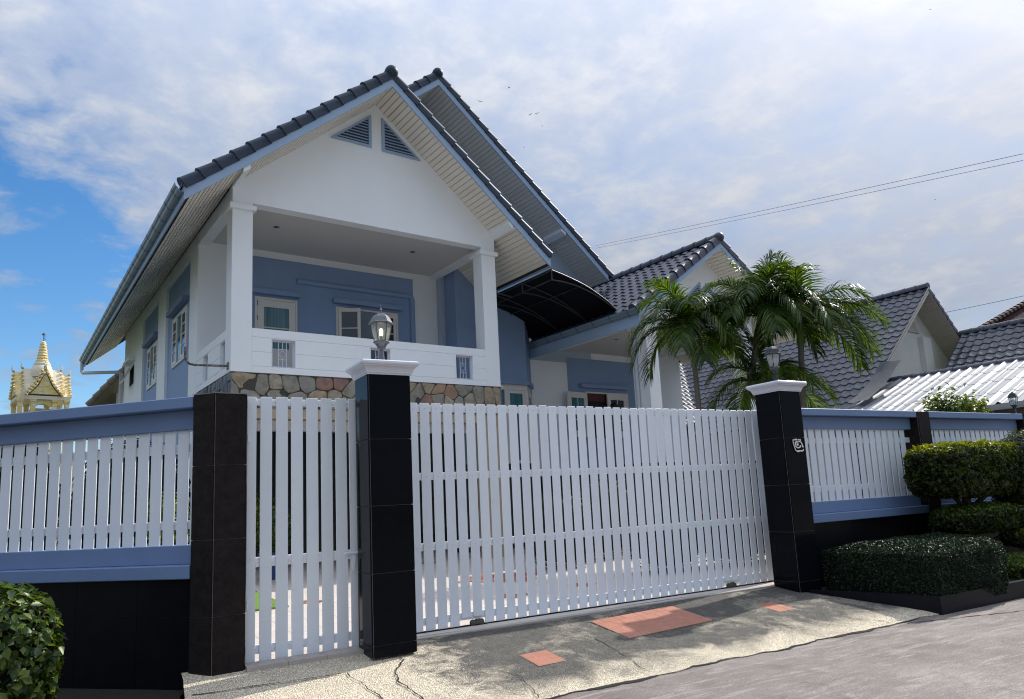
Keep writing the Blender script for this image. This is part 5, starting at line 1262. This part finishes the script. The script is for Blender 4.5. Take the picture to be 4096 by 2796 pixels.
def palm(label, base, bend, top, fronds, shaft=0.42, trunk_r=0.055, seed=1, mat=PALM):
    t = thing('palm_tree', label, 'palm', base, 0, 'palms behind the sliding gate'); b = Vector(base)
    topl = Vector(top)-b; bl = Vector(bend)-b
    pts = []
    n = 14
    for i in range(n+1):
        q = i/n; pts.append((bl*2*q*(1-q)+topl*q*q))
    k = int(n*0.86)
    tp = []; tr_ = []; tot = 44
    for i in range(tot*2+1):
        q = i/(tot*2); tp.append(tuple(bl*2*q*(1-q)+topl*q*q)); tr_.append(trunk_r*(1.12-0.28*q)*(1.06 if i % 2 else 0.97))
    MB().tube(tp, tr_, 10).obj('trunk', PTRUNK, t, smooth='auto')
    d = (pts[-1]-pts[-2]).normalized()
    MB().tube([tuple(topl+d*x) for x in (0.0, 0.08, 0.28, shaft)], [trunk_r*0.95, trunk_r*1.25, trunk_r*0.9, trunk_r*0.5], 10).obj('crownshaft', PSHAFT, t, smooth='auto')
    c = topl+d*shaft*0.92
    for j, fr in enumerate(fronds):
        az, el, ln, dr = fr[:4]; ln *= 0.90
        if el < 8: continue
        mb = frond_mesh(rad(az), rad(el), ln, dr, seed*100+j); mb.obj('frond', mat, t, loc=tuple(c+Vector((0, 0, R.uniform(-0.04, 0.04)))))
# azimuth is measured from +x; the view axis looks along about 60 degrees
palm('palm left of the lantern with strongly arching fronds, in front of the porch column', (7.62, 3.10, 0.0), (7.62, 3.05, 1.6), (7.50, 2.95, 3.33),
     [(150, 50, 1.55, 2.5), (165, 15, 1.45, 2.6), (185, 62, 1.35, 2.2), (215, 40, 1.35, 2.6), (265, 50, 1.3, 2.6), (310, 45, 1.35, 2.4), (335, 20, 1.45, 2.3), (20, 48, 1.5, 2.4), (75, 55, 1.3, 2.2), (130, 70, 1.25, 1.7), (320, 68, 1.3, 1.9), (345, 72, 1.15, 1.5), (240, 10, 1.15, 2.2), (170, 75, 1.35, 1.5), (155, 35, 1.6, 2.5), (225, 65, 1.3, 2.1), (290, 60, 1.3, 2.2), (355, 40, 1.5, 2.4), (140, -5, 1.3, 2.0), (50, 60, 1.35, 2.1)], 0.44, 0.05, 1)
palm('tallest palm in the middle of the group, leaning trunk', (8.10, 2.85, 0.0), (8.05, 2.75, 1.5), (8.42, 2.35, 3.60),
     [(150, 45, 1.5, 2.3), (180, 25, 1.4, 2.4), (210, 60, 1.35, 2.2), (260, 45, 1.4, 2.4), (310, 35, 1.5, 2.4), (335, 15, 1.45, 2.2), (345, 55, 1.4, 2.0), (30, 50, 1.4, 2.2), (90, 60, 1.3, 2.0), (120, 78, 1.2, 1.0), (300, 80, 1.15, 0.9), (250, 70, 1.2, 1.6), (160, 65, 1.45, 1.9), (195, 50, 1.45, 2.3), (235, 30, 1.35, 2.4), (285, 55, 1.4, 2.2), (325, 50, 1.5, 2.2), (0, 40, 1.5, 2.2), (140, 20, 1.4, 2.2), (320, -5, 1.3, 1.9)], 0.45, 0.055, 2)
palm('palm behind the right lantern with long fronds reaching right over the roof', (9.02, 2.15, 0.0), (9.0, 2.1, 1.5), (9.05, 1.98, 3.42),
     [(320, 42, 1.75, 1.8), (335, 24, 1.75, 1.9), (345, 55, 1.5, 1.7), (300, 30, 1.5, 2.2), (250, 45, 1.3, 2.4), (200, 50, 1.35, 2.2), (150, 80, 1.35, 0.5), (100, 74, 1.3, 0.9), (60, 55, 1.4, 1.9), (20, 45, 1.4, 2.0), (180, 30, 1.3, 2.3), (330, -5, 1.3, 1.7), (310, 60, 1.5, 1.9), (290, 15, 1.4, 2.0), (340, 10, 1.6, 1.9), (220, 70, 1.3, 1.5), (120, 55, 1.4, 1.9)], 0.45, 0.055, 3)
palm('short dark palm low between the trunks, left of the right lantern', (8.72, 2.55, 0.0), (8.72, 2.5, 1.2), (8.65, 2.42, 2.42),
     [(160, 35, 1.45, 2.0), (190, 20, 1.4, 2.0), (140, 60, 1.3, 1.9), (320, 40, 1.4, 2.0), (345, 20, 1.45, 2.1), (275, 50, 1.15, 2.2), (240, 60, 1.1, 2.0), (60, 55, 1.3, 2.0), (20, 60, 1.3, 1.6), (100, 80, 1.1, 0.8), (325, 5, 1.5, 1.9)], 0.35, 0.045, 4)
# flowering bed inside the yard, potted plants by the side gate
def yard_shrubs():
    for i, (x, y, w, h, m, lab) in enumerate([(5.6, 1.85, 0.62, 0.92, LEAF_D, 'dark shrub seen through the middle of the sliding gate'), (6.7, 1.65, 0.7, 0.98, LEAF_D, 'dark shrub behind right half of the sliding gate'), (7.8, 1.55, 0.7, 0.95, LEAF_L, 'flowering shrub behind the right end of the sliding gate'), (5.0, 3.6, 0.7, 1.15, LEAF_D, 'dark shrub beside the carport seen through the gate'), (6.3, 4.3, 0.9, 1.4, LEAF_D, 'dark shrub below the bay window, seen through the gate'), (8.3, 4.2, 1.0, 1.35, LEAF_D, 'dark shrub in front of the porch, seen through the gate')]):
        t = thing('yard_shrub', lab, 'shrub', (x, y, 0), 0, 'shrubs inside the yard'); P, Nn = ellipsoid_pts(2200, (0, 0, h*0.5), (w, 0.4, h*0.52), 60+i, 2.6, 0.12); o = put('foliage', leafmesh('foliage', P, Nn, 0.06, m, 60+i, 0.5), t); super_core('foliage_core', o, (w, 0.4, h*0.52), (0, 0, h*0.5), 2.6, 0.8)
        if i in (1, 2):
            rg = np.random.default_rng(i); a = rg.uniform(3.3, 6.1, 26); Pf = np.c_[np.cos(a)*w*0.98, np.sin(a)*0.41, rg.uniform(0.45, 0.85, 26)*h]
            Pf = np.repeat(Pf, 8, 0)+rg.normal(0, 0.02, (26*8, 3)); put('blossoms', leafmesh('blossoms', Pf, np.tile([0, -1.0, 0.3], (len(Pf), 1)), 0.035, REDP2, i, 0.9), t)
yard_shrubs()
def pots():
    for i, (x, y, h) in enumerate([(0.62, 5.9, 1.45), (1.25, 6.6, 1.2), (-0.55, 4.0, 1.3)]):
        t = thing('potted_plant', ['leafy plant in a blue pot seen through left of the side gate', 'leafy plant in a pot beside the carport column, behind the side gate', 'plant in a pot behind the dark corner pillar'][i], 'plant', (x, y, 0))
        MB().lathe([(0.16, 0.0), (0.22, 0.30), (0.24, 0.42), (0.22, 0.44), (0.19, 0.40)], 16).obj('pot', mk_once('blue_pot', (0.03, 0.07, 0.20), 0.3), t, smooth='auto')
        P, Nn = ellipsoid_pts(900, (0, 0, h*0.68), (0.34, 0.34, h*0.42), 80+i, 2.0, 0.2); put('foliage', leafmesh('foliage', P, Nn, 0.10, LEAF_B, 80+i, 0.35), t)
pots()
gm = MB(); gm.box(-0.32, 0.12, -0.9, 2.0, 0.0, 0.02); o = gm.obj('door_mat', mk('green_mat', (0.13, 0.22, 0.035), 0.8, var=0.3, vscale=14), loc=(0.55, 3.65, 0)); tag(o, 'green patterned mat on the pale paving behind the side gate', 'mat')

# ---------------------------------------------------------------- temple, wall, wires, birds, person, balcony table
GOLD = mk('pale_gold_stucco', (0.74, 0.57, 0.22), 0.5, var=0.12, vscale=4, bump=0.10, bscale=5, col2=(0.72, 0.65, 0.45), c2scale=2.5, c2lo=0.45, c2hi=0.6)
CREAM = mk('cream_stucco', (0.70, 0.65, 0.52), 0.6, var=0.08, vscale=3, bump=0.03, bscale=6)
def temple():
    t = thing('temple_shrine', 'cream and gold temple pavilion with tall ringed spire beyond the left fence', 'temple', (-4.55, 47.0, 0), rad(12))
    # spire
    pr = [(0.60, 10.0), (0.60, 10.35), (0.52, 10.64), (0.46, 10.70), (0.46, 10.84), (0.40, 10.88), (0.40, 10.96), (0.33, 11.0)]
    MB().lathe(pr, 16).obj('bell', CREAM, t, smooth='auto')
    r0, z0 = 0.33, 11.0; sp = MB()
    for k in range(7):
        q = k/7; r = 0.33*(1-q)+0.15*q; sp.lathe([(r, z0+k*0.17), (r*1.04, z0+k*0.17+0.05), (r*0.93, z0+k*0.17+0.12), (r*0.86, z0+(k+1)*0.17)], 12)
    sp.lathe([(0.15, z0+1.19), (0.13, z0+1.25), (0.02, z0+1.32)], 10); sp.obj('spire', GOLD, t, smooth='auto')
    fi = MB(); fi.tube([(0, 0, 12.28), (0, 0, 12.78)], 0.018, 6); fi.lathe([(0.11, 12.70), (0.09, 12.76), (0.02, 12.84)], 12)
    for k in range(3): fi.tube([(0, 0, 12.34+k*0.10), (0.12-0.02*k, 0, 12.44+k*0.10)], 0.012, 5)
    fi.obj('finial', mk('dark_bronze', (0.08, 0.04, 0.04), 0.5), t)
    # stepped gables on the four arms: roof slabs, ornate bargeboards, horns
    def horn(p, s, h=0.42): 
        m = MB(); m.tube([p, (p[0]+s[0]*0.10, p[1]+s[1]*0.10, p[2]+h*0.35), (p[0]+s[0]*0.06, p[1]+s[1]*0.06, p[2]+h*0.7), (p[0]+s[0]*0.15, p[1]+s[1]*0.15, p[2]+h)], [0.045, 0.04, 0.028, 0.008], 6); m.obj('roof_horn', CREAM, t, smooth='auto')
    for arm in range(4):
        a = arm*math.pi/2; Rm = Matrix.Rotation(a, 4, 'Z')
        for step, (ya, yb, w, ze, za) in enumerate(((-1.0, 0.2, 1.02, 8.75, 10.50), (-1.45, -0.95, 0.92, 8.70, 10.25))):
            m = MB(); m.M = Rm
            for s in (-1, 1):
                pts = [(0, za), (s*w*0.45, za-(za-ze)*0.58), (s*w, ze)]
                for (xa, zA), (xb, zB) in zip(pts, pts[1:]): m.quad((xa, ya, zA), (xb, ya, zB), (xb, yb, zB), (xa, yb, zA)); m.quad((xa, ya, zA-0.08), (xa, yb, zA-0.08), (xb, yb, zB-0.08), (xb, ya, zB-0.08)); m.quad((xa, ya, zA), (xa, ya, zA-0.10), (xb, ya, zB-0.10), (xb, ya, zB))
            m.obj('roof', GOLD if step else CREAM, t, recalc=True)
            f = MB(); f.M = Rm; f.prism([(-w*0.8, ze+0.05), (w*0.8, ze+0.05), (w*0.36, za-(za-ze)*0.62), (0, za-0.14), (-w*0.36, za-(za-ze)*0.62)], ya+0.06, ya+0.12, 'y'); f.obj('pediment', GOLD, t, recalc=True)
            bb = MB(); bb.M = Rm
            for s in (-1, 1):
                for k in range(9):
                    q = k/8; x = s*w*q; z = za-(za-ze)*(q*1.16 if q < 0.5 else 0.58+0.84*(q-0.5)); r_ = 0.07+0.02*(k % 2)
                    bb.rings([[(x+r_*math.cos(i*math.pi/3)*rr_, ya-0.02+dy, z+0.02+r_*math.sin(i*math.pi/3)*rr_) for i in range(6)] for rr_, dy in ((1, 0.06), (1, -0.02), (0.4, -0.06))])
            tag(bb.obj('bargeboard', GOLD, t), kind='stuff')
            p = Rm @ Vector((0, ya, za)); d = Rm @ Vector((0, -1, 0)); horn(tuple(p), (d.x, d.y), 0.38)
            for s in (-1, 1): p = Rm @ Vector((s*w, ya, ze)); d = Rm @ Vector((s, -0.2, 0)); horn(tuple(p), (d.x*0.8, d.y*0.8), 0.42)
    MB().box(-1.35, 1.35, -1.35, 1.35, 8.45, 8.66).obj('cornice', CREAM, t)
    for x in (-1.2, -0.55, 0.55, 1.2):
        for y in (-1.2, 1.2):
            c = MB(); c.box(x-0.12, x+0.12, y-0.12, y+0.12, 5.0, 8.3); c.box(x-0.16, x+0.16, y-0.16, y+0.16, 8.3, 8.45); c.obj('column', GOLD, t)
    ar = MB(); n = 8; ptsA = [(-0.43, 8.43)]+[(-0.43+0.86*k/n, 8.0+0.24*math.sin(math.pi*k/n)-0.03*(k % 2)) for k in range(n+1)]+[(0.43, 8.43)]
    ar.prism(ptsA, -1.22, -1.12, 'y'); ar.obj('arch_valance', GOLD, t, recalc=True)
    MB().box(-0.5, 0.5, -0.5, 0.5, 5.0, 8.0).obj('altar', CREAM, t); MB().box(-1.7, 1.7, -1.7, 1.7, 0, 5.0).obj('base', CREAM, t)
temple()
def temple_wall():
    t = thing('temple_wall', 'cream balustrade wall with gold posts seen through the left fence slats', 'wall', (-1.0, 19.6, 0), rad(-29))
    MB().box(-8, 4, -0.12, 0.12, 0, 0.55).obj('plinth', CREAM, t); MB().box(-8, 4, -0.14, 0.14, 1.15, 1.38).obj('rail', CREAM, t)
    for k in range(10): MB().box(-7.6+k*1.2, -7.35+k*1.2, -0.1, 0.1, 0.55, 1.15).obj('post', GOLD, t)
    for k in (1, 4, 7): 
        m = MB(); m.lathe([(0.16, 1.38), (0.18, 1.5), (0.10, 1.62), (0.12, 1.75), (0.02, 1.95)], 10, (-7.48+k*1.2, 0)); m.obj('finial', CREAM, t, smooth='auto')
    t = thing('cream_pedestal', 'tall cream pedestal column behind the left fence slats', 'column', (-3.2, 16.5, 0)); MB().lathe([(0.35, 0), (0.35, 0.5), (0.24, 0.6), (0.20, 2.4), (0.26, 2.55), (0.26, 2.7)], 12).obj('shaft', CREAM, t, smooth='auto')
temple_wall()
for i, (x, y, r, h, lab) in enumerate([(-3.0, 22.5, 2.2, 1.95, 'dark hedge mass behind the temple wall, far left'), (1.6, 21.0, 1.9, 1.9, 'dark shrubs behind the temple wall near the corner pillar'), (-6.5, 25, 2.4, 2.2, 'dark trees at the far left behind the fence'), (-0.75, 8.2, 0.95, 2.35, 'tall dark shrub just behind the left fence near the corner pillar'), (-2.6, 8.8, 0.8, 2.5, 'tall dark shrub behind the middle of the left fence'), (-4.3, 10.5, 0.6, 2.0, 'dark shrub behind the left end of the left fence')]):
    t = thing('background_shrub', lab, 'shrub', (x, y, 0), 0, 'shrubs beyond the left fence'); P, Nn = ellipsoid_pts(2500, (0, 0, h*0.5), (r, 0.8, h*0.55), 90+i, 2.4, 0.12); o = put('foliage', leafmesh('foliage', P, Nn, 0.14, LEAF_D, 90+i, 0.5), t); super_core('foliage_core', o, (r, 0.8, h*0.55), (0, 0, h*0.5), 2.4, 0.85)
t = loose_shrub('bougainvillea', 'small pink-leaved twigs above the fence beside the temple', (-3.05, 16.1, 2.5), (0.42, 0.3, 0.85), 260, 0.08, mk('pink_bract', (0.38, 0.16, 0.18), 0.6, var=0.2), 95, 9)
# overhead wires
def wire(label, a, b, sag, r=0.012, group='overhead wires'):
    a, b = Vector(a), Vector(b); pts = []
    for k in range(25): q = k/24; p = a.lerp(b, q); pts.append((p.x, p.y, p.z-4*sag*q*(1-q)))
    o = MB().tube(pts, r, 5).obj('overhead_wire', mk_once('wire_grey', (0.10, 0.11, 0.13), 0.6)); tag(o, label, 'wire', group)
wire('upper of the two thin wires crossing the sky at right', (33.74, 40.08, 21.42), (28.72, 6.46, 13.05), 0.05, 0.011)
wire('lower of the two thin wires crossing the sky at right', (33.74, 40.1, 21.2), (28.72, 6.50, 12.80), 0.05, 0.010)
wire('thin wire crossing the grey neighbour roof at right', (23.93, 13.23, 7.12), (23.2, 3.8, 6.45), 0.10, 0.008)
# birds
BIRD = mk('bird_dark', (0.05, 0.05, 0.06), 0.7)
for i, (x, y, z, a) in enumerate([(36.5, 57.5, 45.9, 0.3), (33.75, 59.3, 44.5, 1.0), (38.6, 56.8, 42.8, 0.6), (39.2, 56.4, 42.85, 0.7), (39.8, 56.3, 41.5, 0.2), (38.1, 57.7, 39.3, 0.4), (76.4, 32.9, 52.0, 0.9), (77.6, 36.0, 31.3, 0.1), (66.6, 43.7, 24.7, 0.8)]):
    labs = ['topmost bird of the flock right of the rear gable', 'bird nearest the rear gable', 'left bird of the close pair', 'right bird of the close pair', 'small bird just below the close pair', 'lowest small bird of the flock', 'lone tiny bird near the top right', 'lone tiny bird above the neighbour roof at right', 'bird flying just right of the palms']
    t = thing('bird', labs[i], 'bird', (x, y, z), a*3, 'birds in the sky'); s = 0.22 if i < 4 or i == 8 else 0.13
    MB().lathe([(0.01*s, -0.9*s), (0.12*s, -0.3*s), (0.14*s, 0.1*s), (0.05*s, 0.7*s)], 6).obj('body', BIRD, t, rot=(1.4, 0, 0))
    for sg in (-1, 1): m = MB(); m.tri((0, -0.15*s, 0), (0, 0.3*s, 0), (sg*0.7*s, 0.15*s, 0.45*s)); m.tri((sg*0.7*s, 0.15*s, 0.45*s), (0, 0.3*s, 0), (sg*1.5*s, -0.1*s, 0.30*s)); m.obj('wing', BIRD, t)
# person on the porch
def person():
    p = HW(9.835, 1.60, 1.70)
    t = thing('person', 'dark-haired person in a blue-grey shirt standing at the porch window, mostly behind the gate', 'person', p, rad(200))
    J = {'pel': (0, 0, 0.92, 0.13), 'sp': (0, 0, 1.12, 0.125), 'ch': (0, 0, 1.30, 0.145), 'ne': (0, 0.01, 1.43, 0.055), 'n2': (0, 0.0, 1.50, 0.05)}
    vs, es, rs = [], [], []
    def addv(x, y, z, r): vs.append((x, y, z)); rs.append(r); return len(vs)-1
    pel = addv(0, 0, 0.92, 0.125); sp = addv(0, 0, 1.12, 0.12); ch = addv(0, 0, 1.30, 0.135); ne = addv(0, 0.01, 1.43, 0.055); es += [(pel, sp), (sp, ch), (ch, ne)]
    for s in (-1, 1):
        hp_ = addv(s*0.10, 0, 0.86, 0.095); kn_ = addv(s*0.11, -0.01, 0.48, 0.062); an = addv(s*0.11, 0.02, 0.08, 0.042); to = addv(s*0.12, -0.14, 0.035, 0.035); es += [(pel, hp_), (hp_, kn_), (kn_, an), (an, to)]
        sh = addv(s*0.17, 0, 1.36, 0.062); el = addv(s*0.22, 0.02, 1.08, 0.045); wr = addv(s*0.22, -0.06, 0.84, 0.032); hd = addv(s*0.22, -0.08, 0.74, 0.034); es += [(ch, sh), (sh, el), (el, wr), (wr, hd)]
    me = bpy.data.meshes.new('body'); me.from_pydata(vs, es, []); o = put('body', me, t)
    m = o.modifiers.new('skin', 'SKIN'); m.use_smooth_shade = True
    for i, r in enumerate(rs): me.skin_vertices[0].data[i].radius = (r, r*0.8)
    me.skin_vertices[0].data[0].use_root = True
    o.modifiers.new('sub', 'SUBSURF').levels = 1; o.modifiers['sub'].render_levels = 2
    me.materials.append(mk('blue_grey_shirt', (0.10, 0.13, 0.18), 0.8))
    SKIN = mk('skin', (0.36, 0.22, 0.15), 0.5, var=0.03)
    h = MB(); h.rings([[(rx*math.cos(a), ry*math.sin(a)+oy, z) for a in [2*math.pi*k/14 for k in range(14)]] for rx, ry, z, oy in ((0.045, 0.045, 1.42, 0.01), (0.05, 0.055, 1.47, 0.0), (0.065, 0.085, 1.50, -0.01), (0.072, 0.092, 1.55, -0.005), (0.076, 0.098, 1.60, 0.0), (0.070, 0.09, 1.65, 0.005), (0.04, 0.05, 1.685, 0.005))])
    h.rings([[(x_*0.012, -0.095-y_, 1.565+z_) for x_, z_ in ((-1, -0.01), (1, -0.01), (0.4, 0.03), (-0.4, 0.03))] for y_ in (0.0, 0.018)])
    ho = h.obj('head', SKIN, t, smooth='auto')
    hr = MB(); hr.rings([[(rx*math.cos(a), ry*math.sin(a)+oy, z) for a in [2*math.pi*k/16 for k in range(16)]] for rx, ry, z, oy in ((0.078, 0.075, 1.52, 0.035), (0.084, 0.095, 1.58, 0.018), (0.084, 0.106, 1.63, 0.008), (0.072, 0.09, 1.665, 0.008), (0.045, 0.055, 1.688, 0.008), (0.005, 0.005, 1.695, 0.008))]); hr.obj('hair', mk('black_hair', (0.012, 0.009, 0.008), 0.55, var=0.2, vscale=60), t, smooth=True)
    for s in (-1, 1): e = MB(); e.lathe([(0.002, -0.01), (0.010, 0), (0.002, 0.01)], 8); e.obj('eye', DARKIN, ho, loc=(s*0.028, -0.090, 1.585)); e2 = MB(); e2.lathe([(0.004, -0.028), (0.012, 0), (0.004, 0.028)], 8); e2.obj('ear', SKIN, ho, loc=(s*0.078, 0.0, 1.575), smooth=True)
    mo = MB(); mo.box(-0.022, 0.022, -0.092, -0.085, 1.522, 1.528); mo.obj('mouth', mk('lips', (0.25, 0.09, 0.08), 0.5), ho)
person()
def table():
    p = HW(2.55, 0.55, ZS); t = thing('balcony_table', 'round dark-rimmed patterned table top just above the balcony parapet', 'table', p)
    MB().lathe([(0.33, 0.752), (0.335, 0.765), (0.335, 0.785), (0.32, 0.795)], 32).obj('table_top', mk('table_pattern', (0.20, 0.19, 0.17), 0.5, var=0.25, vscale=14), t, smooth='auto')
    MB().lathe([(0.334, 0.785), (0.345, 0.790), (0.345, 0.805), (0.33, 0.806)], 32).obj('rim', DARKIN, t, smooth='auto'); MB().lathe([(0.3355, 0.772), (0.339, 0.776), (0.3355, 0.780)], 32).obj('gold_band', mk('brass_band', (0.45, 0.30, 0.10), 0.4, metal=0.6), t)
    MB().tube([(0, 0, 0), (0, 0, 0.75)], 0.04, 10).obj('leg', DARKIN, t)
table()
